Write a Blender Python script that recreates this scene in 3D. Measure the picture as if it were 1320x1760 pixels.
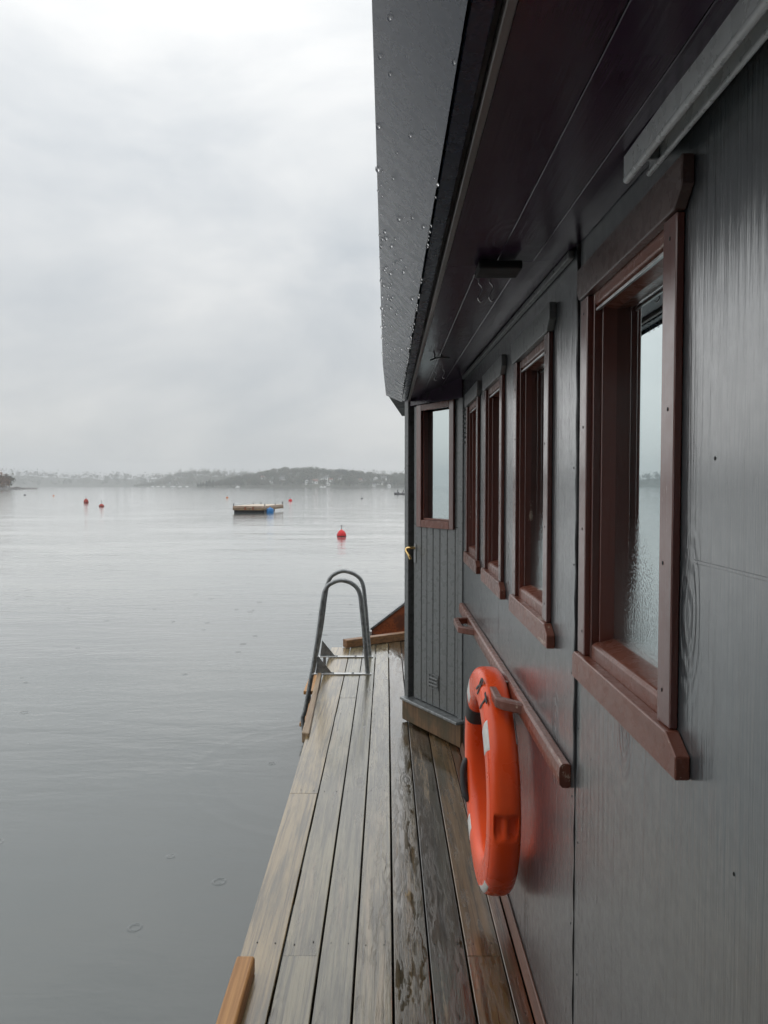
import bpy, bmesh, math, random
import numpy as np
from mathutils import Vector, Matrix

R = math.radians
sc = bpy.context.scene
col = sc.collection
for o in list(bpy.data.objects):
    bpy.data.objects.remove(o)

# ------------------------------------------------------------------ camera
FPX, W0, H0 = 1250.0, 1320, 1760
CAMZ = 1.5
PITCH = math.atan(45 / FPX)
YAW = math.atan(4 / FPX)
cam_d = bpy.data.cameras.new('camera')
cam = bpy.data.objects.new('camera', cam_d)
col.objects.link(cam)
cam_d.sensor_fit = 'VERTICAL'
cam_d.lens = 50
cam_d.sensor_height = 50 * H0 / FPX
cam_d.clip_start = 0.02
cam_d.clip_end = 9000
cam.location = (0, 0, CAMZ)
cam.rotation_euler = (math.pi / 2 - PITCH, 0, YAW)
sc.camera = cam

# ------------------------------------------------------------------ world: overcast sky
SUN_EL, SUN_AZ = R(38), R(-45)          # soft light over the water ahead: the cloud is brightest there
world = bpy.data.worlds.new('World')
sc.world = world
world.use_nodes = True
nt = world.node_tree
nt.nodes.clear()
wout = nt.nodes.new('ShaderNodeOutputWorld')
sky = nt.nodes.new('ShaderNodeTexSky')
sky.sky_type = 'NISHITA'
sky.sun_disc = False
sky.sun_elevation = SUN_EL
sky.sun_rotation = SUN_AZ
bg_sky = nt.nodes.new('ShaderNodeBackground')
bg_sky.inputs['Strength'].default_value = 0.08
nt.links.new(sky.outputs[0], bg_sky.inputs['Color'])
tc = nt.nodes.new('ShaderNodeTexCoord')
mp = nt.nodes.new('ShaderNodeMapping')
mp.inputs['Scale'].default_value = (1.5, 1.5, 3.4)
mp.inputs['Rotation'].default_value = (0.25, 0.2, 0.5)
nt.links.new(tc.outputs['Generated'], mp.inputs['Vector'])
nz = nt.nodes.new('ShaderNodeTexNoise')
nz.inputs['Scale'].default_value = 1.5
nz.inputs['Detail'].default_value = 8
nz.inputs['Roughness'].default_value = 0.52
nz.inputs['Distortion'].default_value = 0.35
nt.links.new(mp.outputs[0], nz.inputs['Vector'])
cr = nt.nodes.new('ShaderNodeValToRGB')
cr.color_ramp.elements[0].position = 0.36
cr.color_ramp.elements[0].color = (0.52, 0.552, 0.58, 1)
cr.color_ramp.elements[1].position = 0.64
cr.color_ramp.elements[1].color = (0.755, 0.76, 0.755, 1)
nt.links.new(nz.outputs['Fac'], cr.inputs['Fac'])
# cloud deck is a little brighter overhead than at the horizon (CIE overcast sky), the same all the way round
sep = nt.nodes.new('ShaderNodeSeparateXYZ')
nt.links.new(tc.outputs['Generated'], sep.inputs[0])
mr = nt.nodes.new('ShaderNodeMapRange')
mr.inputs['From Min'].default_value = 0.0
mr.inputs['From Max'].default_value = 1.0
mr.inputs['To Min'].default_value = 0.86
mr.inputs['To Max'].default_value = 2.0
nt.links.new(sep.outputs['Z'], mr.inputs['Value'])
bg_c = nt.nodes.new('ShaderNodeBackground')
nt.links.new(cr.outputs[0], bg_c.inputs['Color'])
nt.links.new(mr.outputs[0], bg_c.inputs['Strength'])
mx = nt.nodes.new('ShaderNodeMixShader')
mx.inputs[0].default_value = 0.94
nt.links.new(bg_sky.outputs[0], mx.inputs[1])
nt.links.new(bg_c.outputs[0], mx.inputs[2])
nt.links.new(mx.outputs[0], wout.inputs['Surface'])

sun_d = bpy.data.lights.new('sun', 'SUN')
sun_d.energy = 1.3
sun_d.angle = R(160)
sun_d.color = (1.0, 0.97, 0.93)
sun = bpy.data.objects.new('sun', sun_d)
col.objects.link(sun)
sun_dir = Vector((math.sin(SUN_AZ) * math.cos(SUN_EL), math.cos(SUN_AZ) * math.cos(SUN_EL), math.sin(SUN_EL)))
sun.rotation_euler = (-sun_dir).to_track_quat('-Z', 'Y').to_euler()

sc.view_settings.view_transform = 'Standard'
sc.view_settings.look = 'None'
sc.view_settings.exposure = 0.0
sc.view_settings.gamma = 1.0
sc.view_settings.use_curve_mapping = False
sc.cycles.volume_bounces = 2
sc.cycles.max_bounces = 7
sc.cycles.diffuse_bounces = 3
sc.cycles.glossy_bounces = 4
sc.cycles.adaptive_threshold = 0.02
sc.cycles.use_denoising = True
sc.cycles.sample_clamp_indirect = 6.0

# ------------------------------------------------------------------ helpers
rng = random.Random(7)


def ray(px, py):
    a, b = (px - W0 / 2) / FPX, -(py - H0 / 2) / FPX
    cp, sp = math.cos(PITCH), math.sin(PITCH)
    x, y, z = a, cp + b * sp, -sp + b * cp
    cy, sy = math.cos(YAW), math.sin(YAW)
    return Vector((x * cy - y * sy, x * sy + y * cy, z))


def at_y(px, py, Y):
    """real-world point at distance Y ahead that the photograph shows at px, py (survey of the place)"""
    d = ray(px, py)
    return Vector((0, 0, CAMZ)) + d * (Y / d.y)


def wmat(o):
    m = o.matrix_basis.copy()
    if o.parent:
        m = wmat(o.parent) @ o.matrix_parent_inverse @ m
    return m


def attach(o, p):
    o.parent = p
    o.matrix_parent_inverse = wmat(p).inverted()
    return o


def tag(o, label=None, cat=None, group=None, kind=None):
    if label: o['label'] = label
    if cat: o['category'] = cat
    if group: o['group'] = group
    if kind: o['kind'] = kind
    return o


def empty(name, loc=(0, 0, 0), rz=0, parent=None):
    o = bpy.data.objects.new(name, None)
    o.empty_display_size = 0.1
    o.location = loc
    o.rotation_euler = (0, 0, rz)
    col.objects.link(o)
    if parent: attach(o, parent)
    return o


def link(name, me, mat, parent=None, smooth=False):
    o = bpy.data.objects.new(name, me)
    if mat is not None and not me.materials:
        me.materials.append(mat)
    if smooth:
        me.polygons.foreach_set('use_smooth', [True] * len(me.polygons))
    col.objects.link(o)
    if parent: attach(o, parent)
    return o


def mesh(name, v, f, mat, parent=None, smooth=False):
    me = bpy.data.meshes.new(name)
    me.from_pydata([tuple(p) for p in v], [], f)
    me.update()
    return link(name, me, mat, parent, smooth)


def bm_mesh(name, bm, mat, parent=None, smooth=False):
    bmesh.ops.recalc_face_normals(bm, faces=bm.faces)
    me = bpy.data.meshes.new(name)
    bm.to_mesh(me)
    bm.free()
    return link(name, me, mat, parent, smooth)


BOXF = [(0, 1, 3, 2), (4, 6, 7, 5), (0, 4, 5, 1), (2, 3, 7, 6), (0, 2, 6, 4), (1, 5, 7, 3)]


def hexa(name, corners, mat, parent=None, bev=0.002, seg=1):
    """corners: 8 points ordered x-y-z bits"""
    bm = bmesh.new()
    vs = [bm.verts.new(c) for c in corners]
    for f in BOXF: bm.faces.new([vs[i] for i in f])
    bmesh.ops.recalc_face_normals(bm, faces=bm.faces)
    if bev > 0:
        bmesh.ops.bevel(bm, geom=list(bm.edges), offset=bev, segments=seg, profile=0.5, affect='EDGES')
    return bm_mesh(name, bm, mat, parent)


def box(name, a, b, mat, parent=None, bev=0.002, seg=1):
    (x0, y0, z0), (x1, y1, z1) = a, b
    return hexa(name, [(x, y, z) for x in (x0, x1) for y in (y0, y1) for z in (z0, z1)], mat, parent, bev, seg)


def prism(name, poly, axis, a, b, mat, parent=None, bev=0.0015):
    """poly in the two other axes (in order), extruded along axis from a to b"""
    def pt(p, t):
        if axis == 0: return (t, p[0], p[1])
        if axis == 1: return (p[0], t, p[1])
        return (p[0], p[1], t)
    bm = bmesh.new()
    v0 = [bm.verts.new(pt(p, a)) for p in poly]
    v1 = [bm.verts.new(pt(p, b)) for p in poly]
    n = len(poly)
    bm.faces.new(v0); bm.faces.new(v1[::-1])
    for i in range(n):
        bm.faces.new((v0[i], v0[(i + 1) % n], v1[(i + 1) % n], v1[i]))
    bmesh.ops.recalc_face_normals(bm, faces=bm.faces)
    if bev > 0:
        bmesh.ops.bevel(bm, geom=list(bm.edges), offset=bev, segments=1, profile=0.5, affect='EDGES')
    return bm_mesh(name, bm, mat, parent)


def smooth_path(pts, n=6):
    """Catmull-Rom through the points"""
    P = [Vector(p) for p in pts]
    P = [P[0] * 2 - P[1]] + P + [P[-1] * 2 - P[-2]]
    out = []
    for i in range(1, len(P) - 2):
        for k in range(n):
            t = k / n
            a, b, c, d = P[i - 1], P[i], P[i + 1], P[i + 2]
            out.append(0.5 * ((2 * b) + (c - a) * t + (2 * a - 5 * b + 4 * c - d) * t * t + (3 * b - a - 3 * c + d) * t ** 3))
    out.append(P[-2])
    return out


def tube(name, pts, r, mat, parent=None, n=10, closed=False):
    P = [Vector(p) for p in pts]
    rs = r if isinstance(r, (list, tuple)) else [r] * len(P)
    v, f = [], []
    up = None
    for i, p in enumerate(P):
        a = P[i - 1] if (i > 0 or closed) else P[i]
        b = P[(i + 1) % len(P)] if (i < len(P) - 1 or closed) else P[i]
        t = (b - a).normalized()
        if up is None:
            up = Vector((0, 0, 1)) if abs(t.z) < 0.9 else Vector((0, 1, 0))
        s = t.cross(up).normalized()
        up = s.cross(t).normalized()
        for k in range(n):
            w = 2 * math.pi * k / n
            v.append(p + (s * math.cos(w) + up * math.sin(w)) * rs[i])
    m = len(P)
    for i in range(m if closed else m - 1):
        j = (i + 1) % m
        for k in range(n):
            f.append((i * n + k, i * n + (k + 1) % n, j * n + (k + 1) % n, j * n + k))
    if not closed:
        f.append(tuple(range(n))[::-1]); f.append(tuple(range((m - 1) * n, m * n)))
    return mesh(name, v, f, mat, parent, True)


# ------------------------------------------------------------------ node helpers
class N:
    def __init__(s, name):
        s.m = bpy.data.materials.new(name)
        s.m.use_nodes = True
        s.t = s.m.node_tree
        s.b = s.t.nodes['Principled BSDF']
        s.out = s.t.nodes['Material Output']

    def n(s, typ, **kw):
        nd = s.t.nodes.new(typ)
        for k, v in kw.items():
            setattr(nd, k, v)
        return nd

    def l(s, a, b):
        s.t.links.new(a, b)

    def put(s, sock, v):
        if hasattr(v, 'node') or isinstance(v, bpy.types.NodeSocket): s.l(v, sock)
        else: sock.default_value = v

    def set(s, **kw):
        for k, v in kw.items():
            s.put(s.b.inputs[k.replace('_', ' ')], v)
        return s

    def coords(s, scale=(1, 1, 1), kind='Object', rnd=0.0, loc=(0, 0, 0), rot=(0, 0, 0)):
        t = s.n('ShaderNodeTexCoord')
        m = s.n('ShaderNodeMapping')
        m.inputs['Scale'].default_value = scale
        m.inputs['Location'].default_value = loc
        m.inputs['Rotation'].default_value = rot
        src = t.outputs[kind]
        if rnd:
            oi = s.n('ShaderNodeObjectInfo')
            mu = s.n('ShaderNodeMath', operation='MULTIPLY')
            s.l(oi.outputs['Random'], mu.inputs[0]); mu.inputs[1].default_value = rnd
            va = s.n('ShaderNodeVectorMath', operation='ADD')
            s.l(src, va.inputs[0]); s.l(mu.outputs[0], va.inputs[1])
            src = va.outputs[0]
        s.l(src, m.inputs['Vector'])
        return m.outputs[0]

    def noise(s, vec, scale=1, detail=4, rough=0.55, dist=0.0):
        n = s.n('ShaderNodeTexNoise')
        n.inputs['Scale'].default_value = scale
        n.inputs['Detail'].default_value = detail
        n.inputs['Roughness'].default_value = rough
        n.inputs['Distortion'].default_value = dist
        s.l(vec, n.inputs['Vector'])
        return n.outputs['Fac']

    def voro(s, vec, scale=1, feature='F1', out='Distance', rand=1.0):
        n = s.n('ShaderNodeTexVoronoi', feature=feature)
        n.inputs['Scale'].default_value = scale
        n.inputs['Randomness'].default_value = rand
        s.l(vec, n.inputs['Vector'])
        return n.outputs[out]

    def math(s, op, a, b=0.0, c=0.0, clamp=False):
        n = s.n('ShaderNodeMath', operation=op)
        n.use_clamp = clamp
        s.put(n.inputs[0], a); s.put(n.inputs[1], b); s.put(n.inputs[2], c)
        return n.outputs[0]

    def ramp(s, fac, lo, hi, a=0.0, b=1.0, smooth=True):
        n = s.n('ShaderNodeMapRange')
        n.interpolation_type = 'SMOOTHSTEP' if smooth else 'LINEAR'
        s.put(n.inputs['Value'], fac)
        n.inputs['From Min'].default_value = lo; n.inputs['From Max'].default_value = hi
        n.inputs['To Min'].default_value = a; n.inputs['To Max'].default_value = b
        return n.outputs['Result']

    def mix(s, fac, a, b):
        n = s.n('ShaderNodeMix', data_type='RGBA')
        s.put(n.inputs[0], fac)
        s.put(n.inputs[6], a if not isinstance(a, tuple) else (*a, 1)[:4])
        s.put(n.inputs[7], b if not isinstance(b, tuple) else (*b, 1)[:4])
        return n.outputs[2]

    def bump(s, h, strength=0.3, dist=0.002, normal=None):
        n = s.n('ShaderNodeBump')
        n.inputs['Strength'].default_value = strength
        n.inputs['Distance'].default_value = dist
        s.l(h, n.inputs['Height'])
        if normal is not None: s.l(normal, n.inputs['Normal'])
        return n.outputs[0]


def wood_height(m, axis, rnd=0.0, knots=True, fine=1.0, ring=1.0):
    """returns (height, low-frequency tone, knot mask) for grain that runs along axis"""
    def sc3(across, along):
        v = [across] * 3
        v[axis] = along
        return tuple(v)
    low = m.noise(m.coords(sc3(5, 0.9), rnd=rnd), 1, 3)
    g1 = m.noise(m.coords(sc3(70 * fine, 2.2), rnd=rnd), 1, 5, 0.6, 0.4)
    g2 = m.noise(m.coords(sc3(240 * fine, 6), rnd=rnd), 1, 3, 0.6)
    h = m.math('ADD', m.math('MULTIPLY', g1, 0.7), m.math('MULTIPLY', g2, 0.2))
    kmask = None
    if knots:
        d = m.voro(m.coords(sc3(4.2, 1.5), rnd=rnd), 1)
        kmask = m.ramp(d, 0.03, 0.26, 1.0, 0.0)
        wob = m.math('ADD', m.math('MULTIPLY', d, 120 * ring), m.math('MULTIPLY', g1, 9.0))
        rings = m.math('MULTIPLY', m.math('SINE', wob), 0.45)
        h = m.math('ADD', h, m.math('MULTIPLY', rings, kmask))
    return h, low, kmask, g1


def paint(name, base, axis, rough=0.35, bump=0.35, chips=None, chip_lo=0.63, rnd=0.0, tone=0.25, spec=0.5, coat=0.0, knots=True, dist=0.0015, cior=2.3, crough=0.7):
    m = N(name)
    h, low, k, g1 = wood_height(m, axis, rnd, knots)
    dark = tuple(c * (1 - tone) for c in base)
    lite = tuple(c * (1 + tone) for c in base)
    c = m.mix(m.ramp(low, 0.3, 0.7), dark, lite)
    if chips:
        s3 = [55, 55, 55]; s3[axis] = 6
        cm = m.math('MULTIPLY', m.ramp(m.noise(m.coords(tuple(s3), rnd=rnd), 1, 6, 0.7), chip_lo, chip_lo + 0.03),
                    m.ramp(m.noise(m.coords((3, 3, 3), rnd=rnd), 1, 2), 0.45, 0.6))
        c = m.mix(cm, c, chips)
    rr = m.ramp(m.noise(m.coords((30, 30, 30), rnd=rnd), 1, 5), 0.3, 0.7, rough * 0.85, rough * 1.15)
    m.set(Base_Color=c, Roughness=rr, Normal=m.bump(h, bump, dist))
    m.b.inputs['Specular IOR Level'].default_value = spec
    if coat:
        m.b.inputs['Coat Weight'].default_value = coat
        m.b.inputs['Coat IOR'].default_value = cior
        m.put(m.b.inputs['Coat Roughness'], m.math('MULTIPLY', rr, crough))
        m.l(m.bump(h, bump, dist), m.b.inputs['Coat Normal'])
    return m.m


def simple(name, base, rough=0.5, metal=0.0, var=0.15, scale=8, bump=0.1, dist=0.002, spec=0.5):
    m = N(name)
    v = m.noise(m.coords((scale,) * 3, rnd=5.0), 1, 5)
    c = m.mix(m.ramp(v, 0.3, 0.7), tuple(c * (1 - var) for c in base), tuple(c * (1 + var) for c in base))
    m.set(Base_Color=c, Roughness=m.ramp(v, 0.25, 0.75, rough * 0.8, min(1, rough * 1.2)), Metallic=metal,
          Normal=m.bump(v, bump, dist))
    m.b.inputs['Specular IOR Level'].default_value = spec
    return m.m


MAT = {}
SLATE = (0.058, 0.070, 0.077)
MAT['slate'] = paint('slate_paint', SLATE, 2, rough=0.36, bump=0.62, tone=0.05, spec=0.6, coat=1.0, dist=0.0032, cior=2.5, crough=0.45, chips=(0.26, 0.27, 0.265), chip_lo=0.665)
MAT['slate_door'] = paint('slate_paint_door', (0.115, 0.125, 0.126), 2, rough=0.42, bump=0.03, tone=0.06, rnd=7.0, knots=False, coat=0.3)
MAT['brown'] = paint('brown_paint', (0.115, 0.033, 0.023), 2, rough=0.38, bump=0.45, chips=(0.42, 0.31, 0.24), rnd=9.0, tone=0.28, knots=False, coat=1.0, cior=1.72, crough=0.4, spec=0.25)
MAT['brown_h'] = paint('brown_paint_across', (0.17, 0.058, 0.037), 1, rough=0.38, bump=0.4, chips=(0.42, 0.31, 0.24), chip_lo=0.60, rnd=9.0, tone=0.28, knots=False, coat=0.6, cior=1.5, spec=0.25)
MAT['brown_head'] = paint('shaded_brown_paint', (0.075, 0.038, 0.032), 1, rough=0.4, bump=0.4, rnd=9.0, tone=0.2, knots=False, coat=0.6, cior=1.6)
MAT['soffit'] = paint('plum_black_gloss_paint', (0.038, 0.018, 0.042), 1, rough=0.22, bump=0.5, rnd=11.0, tone=0.25, spec=0.55)
MAT['fascia'] = paint('blue_black_gloss_paint', (0.014, 0.026, 0.055), 0, rough=0.27, bump=0.05, tone=0.04, spec=0.42, knots=False, dist=0.0008)
MAT['eave_trim'] = paint('grey_brown_trim_paint', (0.22, 0.19, 0.18), 1, rough=0.35, bump=0.2, rnd=3.0, knots=False)
MAT['black'] = simple('matt_black', (0.008, 0.008, 0.009), 0.6)
MAT['interior'] = simple('dark_interior', (0.03, 0.02, 0.015), 0.8)
MAT['galv'] = simple('galvanised_steel', (0.85, 0.87, 0.88), 0.28, metal=0.15, var=0.05, scale=30, bump=0.05)
MAT['galv_dark'] = simple('wet_galvanised_tube', (0.27, 0.285, 0.29), 0.4, metal=0.7, var=0.3, scale=40, bump=0.12)
MAT['alu'] = simple('aluminium_bar', (0.62, 0.63, 0.63), 0.35, metal=0.9, var=0.12, scale=30)
MAT['brass'] = simple('polished_brass', (0.78, 0.55, 0.24), 0.22, metal=1.0, var=0.1, scale=20, bump=0.02)
MAT['steel'] = simple('bright_steel', (0.7, 0.7, 0.7), 0.2, metal=1.0, var=0.05)
MAT['mastic'] = simple('black_sealant', (0.012, 0.013, 0.015), 0.35, var=0.3, scale=40, bump=0.6, dist=0.004)


def wet_deck():
    m = N('wet_deck_wood')
    oi = m.n('ShaderNodeObjectInfo')
    rn = 13.0
    h, low, k, g1 = wood_height(m, 1, rn, True, 1.0, 0.8)
    col1 = oi.outputs['Color']
    wet = oi.outputs['Alpha']
    hs = m.n('ShaderNodeHueSaturation'); hs.inputs['Value'].default_value = 0.30; hs.inputs['Saturation'].default_value = 1.1
    m.l(col1, hs.inputs['Color'])
    c = m.mix(m.ramp(g1, 0.34, 0.60), hs.outputs[0], col1)
    # algae and grime in long patches
    algae = m.ramp(m.noise(m.coords((9, 1.3, 9), rnd=rn), 1, 7, 0.7), 0.45, 0.65)
    c = m.mix(m.math('MULTIPLY', algae, 0.7), c, (0.065, 0.058, 0.034))
    # worn pale patches
    worn = m.ramp(m.noise(m.coords((18, 1.1, 18), rnd=rn * 2.1), 1, 8, 0.75), 0.54, 0.68)
    c = m.mix(m.math('MULTIPLY', worn, 0.55), c, (0.36, 0.275, 0.18))
    if k is not None:
        c = m.mix(m.math('MULTIPLY', m.ramp(k, 0.75, 0.98), 0.6), c, (0.03, 0.02, 0.012))
    # standing water film: smooth and glossy where it pools
    pool = m.noise(m.coords((24, 4.5, 24), loc=(3, 1, 0)), 1, 8, 0.70, 0.3)
    thr = m.math('SUBTRACT', 0.80, m.math('MULTIPLY', wet, 0.42))
    pm = m.math('MULTIPLY', m.math('SUBTRACT', pool, thr), 7.0, clamp=True)
    hh = m.math('MULTIPLY', h, m.ramp(pm, 0, 1, 1.0, 0.12))
    dry = m.math('SUBTRACT', 0.5, m.math('MULTIPLY', wet, 0.3))
    rough = m.math('MULTIPLY', dry, m.ramp(pm, 0, 1, 1.0, 0.2))
    cc = m.mix(m.math('MULTIPLY', pm, 0.3), c, (0.035, 0.026, 0.016))
    m.set(Base_Color=cc, Roughness=rough, Normal=m.bump(hh, 1.0, 0.0034))
    m.b.inputs['Specular IOR Level'].default_value = 0.12
    m.b.inputs['Coat Weight'].default_value = 1.0
    m.b.inputs['Coat IOR'].default_value = 1.9
    m.put(m.b.inputs['Coat Roughness'], m.math('MULTIPLY', m.math('SUBTRACT', 0.26, m.math('MULTIPLY', wet, 0.18)), m.ramp(pm, 0, 1, 1.0, 0.25)))
    m.l(m.bump(hh, 0.28, 0.0022), m.b.inputs['Coat Normal'])
    return m.m


MAT['deck'] = wet_deck()


def raw_wood(name, base, dark, axis, rough=0.55, stain=None, coat=0.15):
    m = N(name)
    h, low, k, g1 = wood_height(m, axis, 6.0, True, 0.8)
    c = m.mix(m.ramp(g1, 0.3, 0.65), dark, base)
    c = m.mix(m.math('MULTIPLY', m.ramp(k, 0.72, 0.97), 0.7), c, tuple(x * 0.35 for x in dark))
    if stain:
        c = m.mix(m.math('MULTIPLY', m.ramp(m.noise(m.coords((6, 6, 6), rnd=4.0), 1, 5), 0.46, 0.62), 0.85), c, stain)
    m.set(Base_Color=c, Roughness=rough, Normal=m.bump(h, 0.5, 0.0015))
    m.b.inputs['Coat Weight'].default_value = coat
    m.b.inputs['Coat Roughness'].default_value = 0.25
    return m.m


MAT['pine'] = raw_wood('fresh_wet_pine', (0.52, 0.27, 0.09), (0.33, 0.15, 0.045), 1)
MAT['pine_old'] = raw_wood('weathered_pine', (0.36, 0.26, 0.16), (0.2, 0.13, 0.075), 1)
MAT['pine_x'] = raw_wood('wet_pine_across', (0.26, 0.13, 0.05), (0.13, 0.06, 0.025), 0)
MAT['sill_wood'] = raw_wood('mossy_sill_timber', (0.20, 0.115, 0.055), (0.075, 0.045, 0.022), 2, stain=(0.075, 0.06, 0.03), coat=0.1)
MAT['skirt'] = raw_wood('reddish_skirting_wood', (0.16, 0.065, 0.035), (0.085, 0.032, 0.018), 1, coat=0.5)
MAT['rust'] = raw_wood('rust_red_board', (0.34, 0.085, 0.022), (0.17, 0.04, 0.012), 1, stain=(0.10, 0.03, 0.015), coat=0.4)


def glass(name, cond):
    """reflective tinted pane; condensation runs down the lower part (drops as relief, misting as roughness)"""
    m = N(name)
    t = m.t
    t.nodes.remove(m.b)
    gl = m.n('ShaderNodeBsdfGlossy')
    gl.inputs['Color'].default_value = (0.70, 0.78, 0.79, 1)
    gl.inputs['Roughness'].default_value = 0.012
    tr = m.n('ShaderNodeBsdfTransparent')
    tr.inputs['Color'].default_value = (0.30, 0.36, 0.36, 1)
    lw = m.n('ShaderNodeFresnel'); lw.inputs['IOR'].default_value = 1.9
    fac = m.ramp(lw.outputs[0], 0.05, 0.5, 0.72, 1.0, smooth=False)
    if cond:
        g = m.n('ShaderNodeTexCoord')
        sp = m.n('ShaderNodeSeparateXYZ'); m.l(g.outputs['Generated'], sp.inputs[0])
        edge = m.math('ADD', sp.outputs['Z'], m.math('MULTIPLY', m.noise(m.coords((25, 25, 3), rnd=3.0), 1, 4), 0.35))
        lowm = m.ramp(edge, 0.25, 0.62, 1.0, 0.0)
        drops = m.ramp(m.voro(m.coords((230, 230, 190), rnd=3.0), 1), 0.1, 0.6, 1.0, 0.0)
        runs = m.noise(m.coords((150, 150, 5), rnd=3.0), 1, 5, 0.7, 0.6)
        hgt = m.math('ADD', drops, m.math('MULTIPLY', runs, m.ramp(sp.outputs['Z'], 0.05, 0.3, 3.0, 0.0)))
        hm = m.math('MULTIPLY', hgt, lowm)
        m.l(m.bump(hm, 0.22, 0.0009), gl.inputs['Normal'])
        m.l(m.math('ADD', 0.012, m.math('MULTIPLY', lowm, 0.10)), gl.inputs['Roughness'])
        di = m.n('ShaderNodeBsdfDiffuse'); di.inputs['Color'].default_value = (0.45, 0.52, 0.52, 1)
        s2 = m.n('ShaderNodeMixShader')
        m.l(m.math('MULTIPLY', lowm, 0.35), s2.inputs[0]); m.l(tr.outputs[0], s2.inputs[1]); m.l(di.outputs[0], s2.inputs[2])
        base = s2.outputs[0]
    else:
        base = tr.outputs[0]
    ms = m.n('ShaderNodeMixShader')
    m.l(fac, ms.inputs[0]); m.l(base, ms.inputs[1]); m.l(gl.outputs[0], ms.inputs[2])
    m.l(ms.outputs[0], m.out.inputs['Surface'])
    return m.m


MAT['pane'] = glass('reflective_pane_misted', True)
MAT['pane_clear'] = glass('reflective_pane', False)

# ------------------------------------------------------------------ water
WZ = -0.55


def water_mat():
    m = N('lake_water')
    big = m.noise(m.coords((0.35, 1.1, 1), rot=(0, 0, R(8))), 1, 3, 0.5)
    med = m.noise(m.coords((1.6, 4.5, 1), rot=(0, 0, R(-6))), 1, 4, 0.5, 0.3)
    fin = m.noise(m.coords((9, 16, 1)), 1, 3, 0.5)
    patch = m.ramp(m.noise(m.coords((0.12, 0.3, 1)), 1, 3), 0.35, 0.65, 0.35, 1.0)
    h = m.math('ADD', m.math('MULTIPLY', big, 0.9), m.math('MULTIPLY', med, 0.5))
    h = m.math('ADD', h, m.math('MULTIPLY', fin, 0.16))
    h = m.math('MULTIPLY', h, patch)
    # rings from raindrops
    for sc_, off in ((1.9, 0.0), (2.9, 7.3)):
        d = m.voro(m.coords((1, 1, 0.0), loc=(off, off * 0.7, 0)), sc_)
        rad = m.n('ShaderNodeTexVoronoi')
        rad.inputs['Scale'].default_value = sc_
        m.l(m.coords((1, 1, 0.0), loc=(off, off * 0.7, 0)), rad.inputs['Vector'])
        sepc = m.n('ShaderNodeSeparateColor'); m.l(rad.outputs['Color'], sepc.inputs[0])
        keep = m.math('GREATER_THAN', sepc.outputs[0], 0.62)
        r0 = m.math('ADD', 0.014 * sc_, m.math('MULTIPLY', sepc.outputs[1], 0.034 * sc_))
        ring = m.math('DIVIDE', m.math('SUBTRACT', d, r0), 0.007 * sc_)
        ring = m.math('EXPONENT', m.math('MULTIPLY', m.math('MULTIPLY', ring, ring), -1.0))
        h = m.math('ADD', h, m.math('MULTIPLY', m.math('MULTIPLY', ring, keep), 0.16))
    # one wide slow ring spreading from under the deck edge
    vd = m.n('ShaderNodeVectorMath', operation='DISTANCE')
    m.l(m.coords(), vd.inputs[0]); vd.inputs[1].default_value = (-0.35, 5.2, WZ)
    for r0, a in ((1.05, 0.06), (0.86, 0.04)):
        q = m.math('DIVIDE', m.math('SUBTRACT', vd.outputs['Value'], r0), 0.035)
        h = m.math('ADD', h, m.math('MULTIPLY', m.math('EXPONENT', m.math('MULTIPLY', m.math('MULTIPLY', q, q), -1.0)), a))
    m.set(Base_Color=(0.122, 0.137, 0.136, 1), Roughness=0.06, Normal=m.bump(h, 0.75, 0.03))
    m.b.inputs['IOR'].default_value = 1.5
    m.b.inputs['Specular IOR Level'].default_value = 0.55
    return m.m


wv, wf = [], []
xs = [-2900, -1500, -500, -150, -40, -12, 0, 12, 40, 150, 500, 1200, 2400]
ys = [-1400, -500, -150, -40, -12, 0, 12, 40, 150, 500, 1200, 1800, 2250]
for y in ys:
    for x in xs: wv.append((x, y, WZ))
n = len(xs)
for j in range(n - 1):
    for i in range(n - 1): wf.append((j * n + i, j * n + i + 1, (j + 1) * n + i + 1, (j + 1) * n + i))
tag(mesh('water', wv, wf, water_mat()), 'calm grey fjord water with faint ripples and rain rings', kind='structure')

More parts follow.
